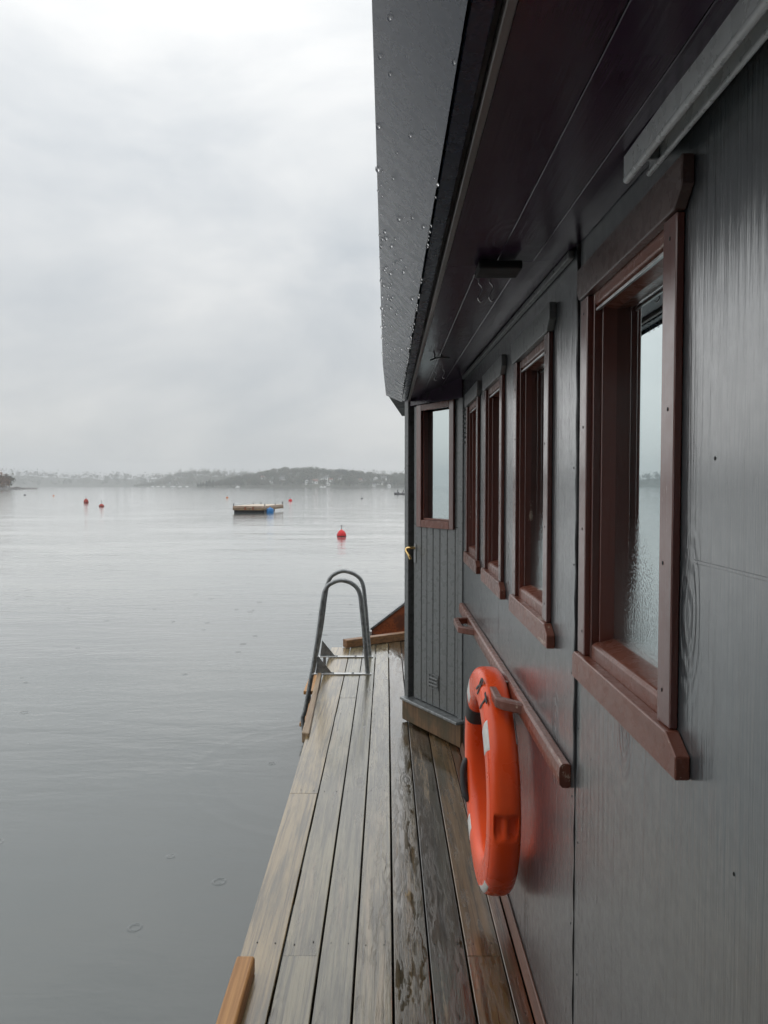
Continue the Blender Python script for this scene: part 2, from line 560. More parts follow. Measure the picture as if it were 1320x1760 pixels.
# ------------------------------------------------------------------ deck
deck = tag(empty('deck', (0, 2, 0)), 'wet grey-brown plank side deck of the floating sauna', kind='structure')
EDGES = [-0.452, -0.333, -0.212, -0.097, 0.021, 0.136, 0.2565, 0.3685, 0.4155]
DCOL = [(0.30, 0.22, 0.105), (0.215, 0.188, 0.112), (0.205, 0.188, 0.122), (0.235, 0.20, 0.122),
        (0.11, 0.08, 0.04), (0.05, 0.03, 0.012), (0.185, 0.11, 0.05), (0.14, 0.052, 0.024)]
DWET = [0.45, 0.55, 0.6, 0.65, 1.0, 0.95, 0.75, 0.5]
JOINTS = [[3.5], [2.27, 5.1], [0.4], [5.6], [0.9], [5.4], [2.27], [0.2, 5.2]]
Y_END = [6.72, 6.8, 6.88, 6.95, 7.03, 7.1, 7.16, 7.2]
for b in range(8):
    x0, x1 = EDGES[b], EDGES[b + 1]
    cuts = [-2.6] + JOINTS[b] + [Y_END[b]]
    for k in range(len(cuts) - 1):
        ya, yb = cuts[k] + 0.0012, cuts[k + 1] - 0.0012
        gap = 0.0032 if b < 6 else 0.002
        dz = rng.uniform(-0.0018, 0.0012)
        # the outer edge drifts out a few centimetres towards the bow
        wid = lambda y: -0.012 * max(0, y - 1.5) if b == 0 else 0.0
        cs = []
        for xx in (0, 1):
            for yy in (ya, yb):
                for zz in (-0.028 + dz, dz):
                    x = (x0 + gap + wid(yy)) if xx == 0 else (x1 - gap)
                    cs.append((x + rng.uniform(-0.0008, 0.0008), yy, zz))
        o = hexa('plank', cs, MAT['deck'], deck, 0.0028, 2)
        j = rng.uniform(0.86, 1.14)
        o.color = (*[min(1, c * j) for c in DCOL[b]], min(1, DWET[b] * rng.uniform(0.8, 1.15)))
# screw heads on the planks over each joist
for b in range(7):
    for y in (2.33, 3.53, 4.73):
        for f in (0.22, 0.78):
            x = EDGES[b] + (EDGES[b + 1] - EDGES[b]) * f + rng.uniform(-0.006, 0.006)
            bm = bmesh.new()
            bmesh.ops.create_cone(bm, cap_ends=True, segments=8, radius1=0.0026, radius2=0.0022, depth=0.0012)
            o = bm_mesh('screw', bm, MAT['black'], None)
            o.location = (x, y + rng.uniform(-0.012, 0.012), 0.0006)
            attach(o, deck)
for y in np.arange(-2.0, 7.0, 0.6):
    box('joist', (-0.46, y, -0.145), (0.42, y + 0.045, -0.031), MAT['interior'], deck, 0)
for i in range(6):
    y = -2.5 + i * 1.55
    box('pontoon', (-0.36, y, -0.75), (2.4, y + 1.5, -0.15), MAT['black'], deck, 0.02)

# edge timbers on the deck's rim
o = prism('edge_timber', [(-0.462, 0.002), (-0.405, 0.002), (-0.405, 0.046), (-0.41, 0.052), (-0.457, 0.052), (-0.462, 0.046)], 1, -0.6, 2.19, MAT['pine'], None, 0.0025)
tag(o, 'short golden pine timber on the deck rim at the bottom of the picture', 'timber')
o = hexa('edge_timber', [(-0.508, 4.32, -0.045), (-0.508, 4.32, 0.02), (-0.545, 5.72, -0.045), (-0.545, 5.72, 0.02),
                         (-0.462, 4.30, -0.045), (-0.462, 4.30, 0.02), (-0.515, 5.72, -0.045), (-0.515, 5.72, 0.02)][:8], MAT['pine_old'], None, 0.006, 2)
tag(o, 'pale weathered timber fixed along the deck edge beside the bathing ladder', 'timber')
bl, br = Vector((-0.365, 6.66, 0.0)), Vector((0.52, 7.22, 0.0))
dv = (br - bl).normalized(); nv = Vector((-dv.y, dv.x, 0)) * 0.075
cs = []
for e in (bl, br):
    for w in (0, 1):
        for z in (0.003, 0.075): cs.append(e + nv * w + Vector((0, 0, z)))
o = hexa('end_timber', cs, MAT['pine_x'], None, 0.005, 2)
tag(o, 'wet brown timber lying across the far end of the deck', 'timber')
# rust-red sloping board beyond the deck end
bb = empty('bow_board', (0.2, 7.45, -0.03))
tag(bb, 'rust red wedge-shaped board rising behind the timber at the deck end', 'board')
prism('board', [(-0.15, -0.03), (0.75, -0.03), (0.75, 0.72), (0.6, 0.60), (-0.15, 0.035)], 1, 7.42, 7.46, MAT['rust'], bb, 0.003)
prism('cap', [(-0.17, 0.036), (-0.155, 0.02), (0.61, 0.602), (0.765, 0.722), (0.75, 0.745), (0.595, 0.622)], 1, 7.405, 7.475, MAT['galv_dark'], bb, 0.003)
box('footing', (-0.2, 7.3, -0.2), (0.8, 7.6, -0.031), MAT['interior'], bb, 0.01)

# ------------------------------------------------------------------ sauna cabin
WX = 0.435
cabin = empty('sauna_cabin', (WX, 0.8, 0))
tag(cabin, 'dark slate-grey timber sauna cabin with brown-trimmed windows beside the deck', 'cabin')


def soff_out(y): return CAMZ + 0.522 + 0.003 * y
def soff_wall(y): return CAMZ + min(0.612, 0.49 + 0.032 * max(y, 0.9))


# windows: near edge Y, width, rise
WINS = [(1.073, 0.520, 0.0), (1.908, 0.520, 0.002), (2.680, 0.480, 0.008), (3.385, 0.490, 0.015)]
ZB, ZT = 1.078, 1.968


def wall_panel(name, ya, yb, wins):
    """flat clad panel with real window openings and reveals; top follows the soffit"""
    ycuts = sorted(set([ya, yb] + [c for w in wins for c in (w[0] + 0.05, w[0] + w[1] - 0.05)]))
    v, f = [], []
    T = 0.07
    def quad(p):
        i = len(v); v.extend(p); f.append((i, i + 1, i + 2, i + 3))
    def slab(y0, y1, z0, z1a, z1b):
        for x in (WX, WX + T):
            quad([(x, y0, z0), (x, y1, z0), (x, y1, z1b), (x, y0, z1a)])
    for a, b in zip(ycuts[:-1], ycuts[1:]):
        hole = None
        for w in wins:
            if a >= w[0] + 0.049 and b <= w[0] + w[1] - 0.049: hole = w
        ta, tb = soff_wall(a) + 0.03, soff_wall(b) + 0.03
        if hole is None:
            slab(a, b, -0.14, ta, tb)
        else:
            z0, z1 = ZB + 0.05 + hole[2], ZT - 0.06 + hole[2]
            slab(a, b, -0.14, z0, z0); slab(a, b, z1, ta, tb)
            quad([(WX, a, z0), (WX + T, a, z0), (WX + T, b, z0), (WX, b, z0)])
            quad([(WX, a, z1), (WX + T, a, z1), (WX + T, b, z1), (WX, b, z1)])
            quad([(WX, a, z0), (WX + T, a, z0), (WX + T, a, z1), (WX, a, z1)])
            quad([(WX, b, z0), (WX + T, b, z0), (WX + T, b, z1), (WX, b, z1)])
    for y in (ya, yb):
        quad([(WX, y, -0.14), (WX + T, y, -0.14), (WX + T, y, soff_wall(y) + 0.03), (WX, y, soff_wall(y) + 0.03)])
    return mesh(name, v, f, MAT['slate'], cabin)


JY = 1.652
wall_panel('wall_panel', -2.6, JY - 0.004, WINS[:1])
wall_panel('wall_panel', JY + 0.006, 4.10, WINS[1:])

box('board_joint', (WX - 0.0012, -2.58, 1.391), (WX + 0.01, 1.025, 1.396), MAT['slate'], cabin, 0.0005)

# black sealant squeezed out of the panel joint, wide above, thin below
v, f = [], []
zs = np.linspace(0.0, soff_wall(JY), 70)
for i, z in enumerate(zs):
    up = 1.0 if z > 0.845 else 0.35
    w = (0.0062 + 0.0022 * math.sin(z * 9.1) + 0.0014 * math.sin(z * 31)) * up
    c = JY + 0.001 + 0.0045 * math.sin(z * 3.3 + 0.4) * (1 if z > 0.845 else 0.2)
    d = 0.0065 * up + 0.001 * math.sin(z * 47)
    v += [(WX + 0.02, c - w, z), (WX - d * 0.6, c - w * 0.8, z), (WX - d, c, z), (WX - d * 0.6, c + w * 0.8, z), (WX + 0.02, c + w, z)]
for i in range(len(zs) - 1):
    for k in range(4): f.append((i * 5 + k, i * 5 + k + 1, i * 5 + k + 6, i * 5 + k + 5))
mesh('sealant_joint', v, f, MAT['mastic'], cabin, True)

for y, z in [(JY - 0.03, 0.35 + 0.31 * q) for q in range(5)] + [(JY + 0.035, 0.22 + 0.27 * q) for q in range(6)] + [(0.93, 0.55), (0.97, 1.5), (2.58, 0.95), (3.3, 1.0), (0.9, 1.02)]:
    bm = bmesh.new(); bmesh.ops.create_uvsphere(bm, u_segments=6, v_segments=4, radius=0.0023)
    o = bm_mesh('nail', bm, MAT['black'], None)
    o.location = (WX - 0.0002, y + rng.uniform(-0.008, 0.008), z + rng.uniform(-0.04, 0.04)); o.scale = (0.5, 1, 1.3)
    attach(o, cabin)
skirt = prism('skirting', [(0.4165, 0.001), (WX - 0.0005, 0.001), (WX - 0.0005, 0.045), (0.4275, 0.045)], 1, -2.6, 4.08, MAT['skirt'], cabin, 0.002)


def window(y0, w, dz, k):
    win = empty('window', (WX, y0 + w / 2, ZB + dz), 0, cabin)
    y1 = y0 + w
    zb, zt = ZB + dz, ZT + dz
    px = WX - 0.0135
    tw = 0.05
    # side casings
    for a, b in ((y0, y0 + tw), (y1 - tw, y1)):
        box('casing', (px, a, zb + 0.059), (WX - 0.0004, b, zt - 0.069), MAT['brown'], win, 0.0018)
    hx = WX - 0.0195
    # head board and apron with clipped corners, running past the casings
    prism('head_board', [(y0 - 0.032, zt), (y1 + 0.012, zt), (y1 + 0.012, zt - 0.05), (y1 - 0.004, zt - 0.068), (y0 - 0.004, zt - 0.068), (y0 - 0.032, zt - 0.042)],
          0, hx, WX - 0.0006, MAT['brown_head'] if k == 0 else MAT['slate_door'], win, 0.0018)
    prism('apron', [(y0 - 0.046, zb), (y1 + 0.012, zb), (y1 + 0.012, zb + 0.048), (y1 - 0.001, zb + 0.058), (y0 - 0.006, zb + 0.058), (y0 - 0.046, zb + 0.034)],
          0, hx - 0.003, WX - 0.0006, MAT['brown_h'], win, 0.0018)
    # frame inside the opening
    fy0, fy1, fz0, fz1 = y0 + 0.051, y1 - 0.051, zb + 0.051, zt - 0.061
    xa, xb = WX + 0.002, WX + 0.056
    for a, b in ((fy0, fy0 + 0.012), (fy1 - 0.012, fy1)):
        box('jamb', (xa - 0.004, a, fz0), (xb, b, fz1), MAT['brown'], win, 0.001)
    gy0, gy1 = fy0 + 0.013, fy1 - 0.013
    for a, b in ((gy0, gy0 + 0.006), (gy1 - 0.006, gy1)):
        box('stop_bead', (xa + 0.012, a, fz0 + 0.03), (xb - 0.004, b, fz1 - 0.03), MAT['brown'], win, 0.001)
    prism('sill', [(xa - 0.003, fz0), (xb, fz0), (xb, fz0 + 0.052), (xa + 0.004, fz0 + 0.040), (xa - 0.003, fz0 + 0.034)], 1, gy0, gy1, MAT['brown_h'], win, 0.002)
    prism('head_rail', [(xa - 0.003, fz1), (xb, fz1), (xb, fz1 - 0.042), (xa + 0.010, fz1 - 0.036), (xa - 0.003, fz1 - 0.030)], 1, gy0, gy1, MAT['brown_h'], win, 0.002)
    box('bead', (xa - 0.001, gy0 + 0.001, fz1 - 0.0435), (xa + 0.006, gy1 - 0.001, fz1 - 0.0375), MAT['alu'], win, 0.001)
    tilt = 0.019 if k == 1 else (0.004 if k > 1 else 0.0)      # this sash stands a little crooked in its frame
    gx = xb - 0.012 - tilt * 0.55
    hexa('pane', [(gx + dx + (tilt if yy < gy1 - 0.1 else 0.0), yy, zz) for dx in (0, 0.004) for yy in (gy0 - 0.004, gy1 + 0.004) for zz in (fz0 + 0.045, fz1 - 0.037)], MAT['pane'], win, 0)
    # nail heads in casings
    for z in np.linspace(zb + 0.12, zt - 0.13, 4):
        for yy in (y0 + 0.03, y1 - 0.03):
            bm = bmesh.new()
            bmesh.ops.create_uvsphere(bm, u_segments=6, v_segments=4, radius=0.0024)
            o = bm_mesh('nail', bm, MAT['black'], None)
            o.location = (px - 0.0002, yy + rng.uniform(-0.008, 0.008), z + rng.uniform(-0.03, 0.03)); o.scale = (0.5, 1, 1.4)
            attach(o, win)
    return win


for k, (y0, w, dz) in enumerate(WINS): window(y0, w, dz, k)

# interior shell, far wall and floor of the cabin
shell = empty('cabin_shell', (1.5, 1, 0), 0, cabin)
box('inner_lining', (2.36, -2.58, -0.1), (2.40, 4.6, 2.1), MAT['interior'], shell, 0)
box('rear_wall', (WX + 0.072, -2.6, -0.14), (2.358, -2.55, 2.1), MAT['slate'], shell, 0)
box('cabin_floor', (WX + 0.072, -2.54, -0.13), (2.35, 5.9, -0.03), MAT['interior'], shell, 0)
box('partition', (WX + 0.075, 4.06, -0.029), (2.35, 4.095, 2.09), MAT['interior'], shell, 0)
# vestibule side running on behind the post
hexa('vestibule_side', [(0.150, 4.64, -0.14), (0.150, 4.64, 2.03), (0.235, 6.0, -0.14), (0.235, 6.0, 2.03),
                        (0.19, 4.64, -0.14), (0.19, 4.64, 2.03), (0.275, 6.0, -0.14), (0.275, 6.0, 2.03)], MAT['slate'], shell, 0.002)
# unseen deckhouse walls added behind the viewer to shade camera-facing trim
box('added_aft_wall', (-0.50, -0.98, 0.002), (WX - 0.002, -0.92, 2.09), MAT['slate'], shell, 0)
box('added_aft_side', (-0.50, -2.6, 0.002), (-0.46, -0.982, 2.09), MAT['slate'], shell, 0)
box('front_wall', (0.28, 5.95, -0.14), (2.40, 6.0, 2.03), MAT['slate'], shell, 0)

# ---- added unseen building and its concrete base, blocking sky light from behind the viewer
MAT['barn_red'] = simple('dark_red_boards', (0.09, 0.028, 0.02), 0.7, var=0.2, scale=3)
MAT['added_quay'] = simple('quay_concrete', (0.22, 0.215, 0.20), 0.8, var=0.2, scale=1.5, bump=0.3)
tag(box('added_quay', (-14, -12, -1.4), (9, -2.75, -0.05), MAT['added_quay'], None, 0.02), 'unseen concrete base added under the shading building behind the sauna', kind='structure')
bh = empty('shade_building', (-3.5, -6, -0.05))
tag(bh, 'unseen dark red building added behind the sauna to block light', 'shade_building')
prism('wall', [(-10, -0.049), (5.5, -0.049), (5.5, 4.2), (-2.2, 7.6), (-10, 4.2)], 1, -9.0, -3.6, MAT['barn_red'], bh, 0)
for xa_, xb_ in ((-10.4, -2.2), (5.9, -2.2)):
    hexa('roof', [(xa_, -9.3, 4.05), (xa_, -9.3, 4.25), (xa_, -3.3, 4.05), (xa_, -3.3, 4.25), (xb_, -9.3, 7.62), (xb_, -9.3, 7.82), (xb_, -3.3, 7.62), (xb_, -3.3, 7.82)], MAT['black'], bh, 0)
for x in (-8, -5, -2, 1, 4):
    box('window', (x - 0.5, -3.599, 1.2), (x + 0.5, -3.57, 2.4), MAT['black'], bh, 0.005)

# ---- angled door bulkhead
A, B = Vector((WX, 4.10, 0)), Vector((0.1325, 4.60, 0))
ev = (B - A).normalized()
door = empty('door', (A + ev * 0.27).to_tuple(), 0, cabin)
Mdoor = Matrix(((ev.x, -ev.y, 0, A.x), (ev.y, ev.x, 0, A.y), (0, 0, 1, 0), (0, 0, 0, 1)))


def dbox(name, a, b, mat, par=None, bev=0.0018, seg=1):
    o = box(name, a, b, mat, None, bev, seg)
    o.matrix_basis = Mdoor
    attach(o, par or door)
    return o


frame = empty('door_frame', B.to_tuple(), 0, cabin)
dbox('post', (0.540, -0.05, 0.02), (0.584, 0.022, 2.03), MAT['slate_door'], frame, 0.003)
dbox('hinge_post', (0.004, -0.05, 0.02), (0.045, 0.004, 2.1), MAT['slate_door'], frame, 0.002)
dbox('header', (0.004, -0.06, 1.995), (0.6, 0.012, 2.15), MAT['soffit'], frame, 0.002)
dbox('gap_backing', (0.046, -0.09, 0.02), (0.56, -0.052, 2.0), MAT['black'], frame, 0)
dbox('sill_beam', (-0.02, -0.06, 0.012), (0.60, 0.03, 0.146), MAT['sill_wood'], frame, 0.008, 2)
dbox('threshold', (-0.015, -0.03, 0.148), (0.58, 0.058, 0.166), MAT['galv_dark'], frame, 0.004, 2)
dbox('latch_bar', (0.575, -0.03, 1.25), (0.622, -0.012, 1.275), MAT['black'], frame, 0.002)
# leaf
seams = [0.048, 0.078, 0.155, 0.230, 0.300, 0.365, 0.425, 0.512]
for a, b in zip(seams[:-1], seams[1:]):
    dbox('plank', (a + 0.0012, -0.04, 0.170), (b - 0.0012, -0.001 + rng.uniform(-0.001, 0.0005), 1.262), MAT['slate_door'], door, 0.0035)
dbox('stile', (0.049, -0.04, 1.2635), (0.092, -0.002, 1.99), MAT['slate_door'], door)
dbox('stile', (0.452, -0.04, 1.2635), (0.511, -0.002, 1.99), MAT['slate_door'], door)
# window in the leaf
for nm, a, b in (('casing', (0.455 - 0.043, 0.0005, 1.248), (0.462, 0.014, 1.992)), ('casing', (0.08, 0.0005, 1.248), (0.123, 0.014, 1.992))):
    dbox(nm, a, b, MAT['brown'], door)
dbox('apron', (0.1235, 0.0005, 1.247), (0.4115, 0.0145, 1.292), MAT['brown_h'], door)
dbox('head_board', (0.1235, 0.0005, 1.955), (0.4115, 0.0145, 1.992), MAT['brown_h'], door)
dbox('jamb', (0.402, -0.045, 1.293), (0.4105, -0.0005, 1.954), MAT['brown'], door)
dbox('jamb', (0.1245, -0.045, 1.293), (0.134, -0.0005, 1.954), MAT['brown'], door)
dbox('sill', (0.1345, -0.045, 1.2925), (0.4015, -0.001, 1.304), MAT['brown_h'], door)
dbox('pane', (0.1342, -0.036, 1.3045), (0.4018, -0.032, 1.9535), MAT['pane_clear'], door, 0)
# small louvre low on the leaf
dbox('louvre_frame', (0.235, 0.0005, 0.275), (0.335, 0.005, 0.281), MAT['slate_door'], door, 0.001)
dbox('louvre_frame', (0.235, 0.0005, 0.359), (0.335, 0.005, 0.365), MAT['slate_door'], door, 0.001)
dbox('louvre_frame', (0.235, 0.0005, 0.2815), (0.241, 0.005, 0.3585), MAT['slate_door'], door, 0.001)
dbox('louvre_frame', (0.329, 0.0005, 0.2815), (0.335, 0.005, 0.3585), MAT['slate_door'], door, 0.001)
for z in (0.292, 0.313, 0.334):
    dbox('slat', (0.2415, 0.0005, z), (0.3285, 0.009, z + 0.011), MAT['slate_door'], door, 0.002)
# brass lever
hp = [(0.497, 0.002, 1.112), (0.497, 0.045, 1.112), (0.510, 0.056, 1.106), (0.53, 0.054, 1.098), (0.515, 0.05, 1.082), (0.497, 0.046, 1.062), (0.485, 0.044, 1.044)]
hp = [(0.492, 0.0, 1.112), (0.500, 0.03, 1.114), (0.517, 0.047, 1.110), (0.512, 0.052, 1.094), (0.497, 0.05, 1.078), (0.485, 0.047, 1.062), (0.478, 0.045, 1.046)]
o = tube('handle', smooth_path(hp, 5), 0.0085, MAT['brass'], None, 10)
o.matrix_basis = Mdoor; attach(o, door)
dbox('handle_plate', (0.480, -0.0005, 1.02), (0.505, 0.004, 1.14), MAT['galv_dark'], door, 0.002)

# louvre strip at the end of the wall
for i in range(8):
    z = 1.735 + i * 0.026
    prism('vent_slat', [(WX - 0.013, z), (WX - 0.001, z + 0.006), (WX - 0.001, z + 0.012), (WX - 0.013, z + 0.005)], 1, 4.015, 4.075, MAT['slate_door'], cabin, 0.001)

# ---- soffit planks (slightly twisted, rise towards the cabin), in two bays
soff = empty('soffit', (0.29, 1.0, 2.03), 0, cabin)


def soffit_plank(f0, f1, ya, yb):
    """long board lofted through many sections so that its slight twist stays smooth"""
    xo = lambda y: 0.140 + 0.002 * y
    v, f = [], []
    ys_ = np.linspace(ya + 0.0012, yb - 0.0012, 16)
    for y in ys_:
        row = []
        for ff, s in ((f0, 0.0006), (f1, -0.0006)):
            x = xo(y) + (WX - xo(y)) * ff + s
            z = soff_out(y) + (soff_wall(y) - soff_out(y)) * ff
            row.append((x, y, z))
        (xa, _, za), (xb, _, zb) = row
        v += [(xa, y, za + 0.018), (xa, y, za + 0.0012), (xa + 0.0012, y, za), (xb - 0.0012, y, zb), (xb, y, zb + 0.0012), (xb, y, zb + 0.018)]
    for i in range(len(ys_) - 1):
        for k in range(6): f.append((i * 6 + k, i * 6 + (k + 1) % 6, (i + 1) * 6 + (k + 1) % 6, (i + 1) * 6 + k))
    f += [tuple(range(6))[::-1], tuple(range(len(v) - 6, len(v)))]
    mesh('plank', v, f, MAT['soffit'], soff)


JS = 1.775
for a, b in ((0, 0.41), (0.41, 0.72), (0.72, 1.0)): soffit_plank(a, b, -2.6, JS)
for a, b in ((0, 0.27), (0.27, 0.62), (0.62, 1.0)): soffit_plank(a, b, JS, 4.62)
# little mouldings in the wall corner
cs = []
for xx in (WX - 0.014, WX - 0.0005):
    for y in (1.70, 4.08):
        for zz in (-0.020, -0.0005): cs.append((xx, y, soff_wall(y) + zz - (0.0 if xx > WX - 0.01 else 0.0)))
hexa('corner_moulding', cs, MAT['slate_door'], cabin, 0.004, 2)
for y in np.arange(1.85, 4.0, 0.24):
    bm = bmesh.new(); bmesh.ops.create_uvsphere(bm, u_segments=6, v_segments=4, radius=0.0022)
    o = bm_mesh('nail', bm, MAT['black'], None); o.location = (WX - 0.0145, y, soff_wall(y) - 0.011); attach(o, cabin)

# ---- eave: trim strips and the slanted overhanging fascia
eave = empty('eave', (0.05, 1.0, 2.05), 0, cabin)


def strip(name, x0, x1, dz0, dz1, ya, yb, mat):
    cs = []
    for xx in (x0, x1):
        for y in (ya, yb):
            for dz in (dz0, dz1): cs.append((xx + 0.002 * y, y, soff_out(y) + dz))
    return hexa(name, cs, mat, eave, 0.0015)


strip('trim_strip', 0.1265, 0.1385, -0.010, 0.012, -2.6, 4.60, MAT['eave_trim'])
strip('shadow_gap', 0.1165, 0.1260, 0.004, 0.012, -2.6, 4.58, MAT['black'])
strip('fascia_underside', 0.0885, 0.1160, -0.008, 0.012, -2.6, 4.55, MAT['fascia'])
# slanted face: inner edge low, outer edge high; last stretch folds down towards the bow
HI, HO = 0.512, 0.622
fx = [(-2.6, 0.0855, HI, -0.0190, HO, -2.6), (3.40, 0.0860, HI, -0.0185, HO, 3.74), (4.46, 0.0935, 0.511, -0.002, 0.562, 4.55)]


def fascia_piece(a, b):
    v = []
    for (yi, xi, hi, xo_, ho, yo) in (a, b):
        for dx, dzz in ((0, 0), (0.006, 0.014)):
            v.append((xi + dx * 0.4, yi, CAMZ + hi + dzz)); v.append((xo_ + dx, yo, CAMZ + ho + dzz))
    order = [0, 2, 4, 6, 1, 3, 5, 7]
    f = [(0, 1, 5, 4), (2, 6, 7, 3), (0, 4, 6, 2), (1, 3, 7, 5), (0, 2, 3, 1), (4, 5, 7, 6)]
    return mesh('fascia_board', v, f, MAT['fascia'], eave)


fascia_piece(fx[0], fx[1])
fb = fascia_piece((3.402, 0.0860, HI - 0.0008, -0.0185, HO - 0.0008, 3.742), fx[2])
# roof deck above everything
v = []
for (y, xo_, z) in ((-2.65, -0.016, CAMZ + 0.637), (3.74, -0.016, CAMZ + 0.637), (4.58, 0.002, CAMZ + 0.577), (6.05, 0.13, CAMZ + 0.577)):
    zi = max(z, CAMZ + 0.637)
    v += [(xo_, y, z), (xo_, y, z + 0.03), (2.5, y, zi + 0.05), (2.5, y, zi + 0.08)]
f = []
for i in range(3):
    q = i * 4; p = q + 4
    f += [(q, p, p + 1, q + 1), (q + 1, p + 1, p + 3, q + 3), (q + 3, p + 3, p + 2, q + 2), (q + 2, p + 2, p, q)]
f += [(0, 1, 3, 2), (12, 14, 15, 13)]
mesh('roof', v, f, MAT['black'], cabin)

# galvanised sliding-door track under the soffit, above the near window
track = empty('metal_track', (0.39, 0.4, 2.0), 0, cabin)
zt0 = CAMZ + 0.485
prism('channel', [(0.378, zt0), (0.378, zt0 + 0.038), (0.424, zt0 + 0.038), (0.424, zt0 + 0.030), (0.381, zt0 + 0.0355), (0.381, zt0 + 0.003), (0.388, zt0 + 0.003), (0.388, zt0)], 1, -2.5, 1.178, MAT['galv'], track, 0)
tube('rolled_lip', [(0.383, -2.5, zt0 + 0.002), (0.383, 1.179, zt0 + 0.002)], 0.0058, MAT['galv'], track, 12)
tube('rolled_lip', [(0.411, -2.5, zt0 + 0.003), (0.411, 1.158, zt0 + 0.003)], 0.0042, MAT['galv'], track, 12)
prism('web', [(0.411, zt0 + 0.003), (0.413, zt0 + 0.003), (0.4135, zt0 + 0.034), (0.4115, zt0 + 0.034)], 1, -2.5, 1.158, MAT['galv'], track, 0)
box('hanger', (0.389, 1.11, zt0 + 0.006), (0.4105, 1.115, zt0 + 0.03), MAT['galv_dark'], track, 0)

# black box at the soffit joint
o = box('junction_box', (0.216, 1.715, soff_out(1.7) - 0.020), (0.318, 1.80, soff_out(1.7) - 0.0005), MAT['black'], None, 0.004, 2)
tag(o, 'flat black box fixed to the dark soffit at the plank joint', 'box')

# hand rail on the wall with two grab loops
rail = empty('handrail', (WX, 3, 0.8), 0, cabin)
prof = [(WX - 0.0005, 0.788), (WX - 0.020, 0.788), (WX - 0.027, 0.796), (WX - 0.029, 0.818), (WX - 0.027, 0.838), (WX - 0.021, 0.846), (WX - 0.006, 0.846), (WX - 0.0005, 0.842)]
RJ = 2.95
prism('rail_board', prof, 1, 1.690, RJ - 0.0008, MAT['brown_h'], rail, 0.0012)
prism('rail_board', prof, 1, RJ + 0.0008, 4.05, MAT['brown_h'], rail, 0.0012)


def grip(ya, yb, z):
    xw, xo = WX - 0.024, WX - 0.098
    pts_o = [(xw, ya), (xo + 0.020, ya + 0.045), (xo, ya + 0.072), (xo, yb - 0.035), (xo + 0.008, yb - 0.022), (xw, yb)]
    pts_i = [(xw, ya + 0.038), (xo + 0.040, ya + 0.072), (xo + 0.024, ya + 0.090), (xo + 0.024, yb - 0.046), (xo + 0.030, yb - 0.040), (xw, yb - 0.026)]
    bm = bmesh.new()
    n = len(pts_o)
    rings = []
    for zz in (z, z + 0.032):
        rings.append(([bm.verts.new((*p, zz)) for p in pts_o], [bm.verts.new((*p, zz)) for p in pts_i]))
    for i in range(n - 1):
        (o0, i0), (o1, i1) = rings
        bm.faces.new((o0[i], o0[i + 1], i0[i + 1], i0[i])); bm.faces.new((o1[i], i1[i], i1[i + 1], o1[i + 1]))
        bm.faces.new((o0[i], o1[i], o1[i + 1], o0[i + 1])); bm.faces.new((i0[i], i0[i + 1], i1[i + 1], i1[i]))
    for k in (0, n - 1):
        bm.faces.new((rings[0][0][k], rings[0][1][k], rings[1][1][k], rings[1][0][k]))
    bmesh.ops.recalc_face_normals(bm, faces=bm.faces)
    bmesh.ops.bevel(bm, geom=[e for e in bm.edges], offset=0.005, segments=2, profile=0.5, affect='EDGES')
    return bm_mesh('grip', bm, MAT['brown_h'], rail, False)


grip(2.16, 2.44, 0.812)
grip(3.34, 3.66, 0.806)

# ------------------------------------------------------------------ hooks under the soffit
def s_hook(x, y, label, s=1.0):
    z = soff_out(y) + (soff_wall(y) - soff_out(y)) * (x - 0.14) / (WX - 0.14)
    pts = [(0, 0, 0.002), (0.0, 0, -0.006), (0.006, 0.0, -0.012), (0.008, 0, -0.022), (0.002, 0, -0.034), (-0.002, 0, -0.044), (0.004, 0, -0.054), (0.011, 0, -0.050)]
    o = tube('metal_hook', smooth_path([(x + p[0] * s, y + p[1] * s, z + p[2] * s) for p in pts], 4), 0.0019 * s, MAT['steel'], None, 6)
    tag(o, label, 'hook', 'bent steel hooks under the soffit')


s_hook(0.243, 1.93, 'bent steel hook under the soffit behind the black box, nearer the eave', 1.0)
s_hook(0.272, 1.93, 'bent steel hook under the soffit behind the black box, nearer the cabin wall', 1.0)
s_hook(0.232, 3.52, 'small steel hook before the door header, nearer the eave edge', 0.9)
s_hook(0.272, 3.52, 'small steel hook before the door header, nearer the cabin wall', 0.9)
o = tube('hanging_rod', smooth_path([(0.180, 3.02, 2.018), (0.21, 3.02, 2.028), (0.235, 3.02, 2.03), (0.262, 3.02, 2.026)], 5), 0.003, MAT['black'], None, 6)
tag(o, 'thin curved black rod on the glossy soffit near the eave', 'rod')
tube('rod_pin', [(0.228, 3.02, 2.028), (0.228, 3.02, 2.045)], 0.003, MAT['black'], o, 6)
tube('rod_pin', [(0.2, 3.02, 2.026), (0.2, 3.02, 2.045)], 0.003, MAT['black'], o, 6)

# ------------------------------------------------------------------ rain drops hanging under the fascia
def drop_mat():
    m = N('rain_drop')
    m.set(Base_Color=(1, 1, 1, 1), Roughness=0.02)
    m.b.inputs['Transmission Weight'].default_value = 1.0
    m.b.inputs['IOR'].default_value = 1.33
    return m.m


bmp = bmesh.new(); bmesh.ops.create_uvsphere(bmp, u_segments=10, v_segments=7, radius=1.0)
sv = np.array([v.co[:] for v in bmp.verts]); sf = [[v.index for v in f.verts] for f in bmp.faces]; bmp.free()
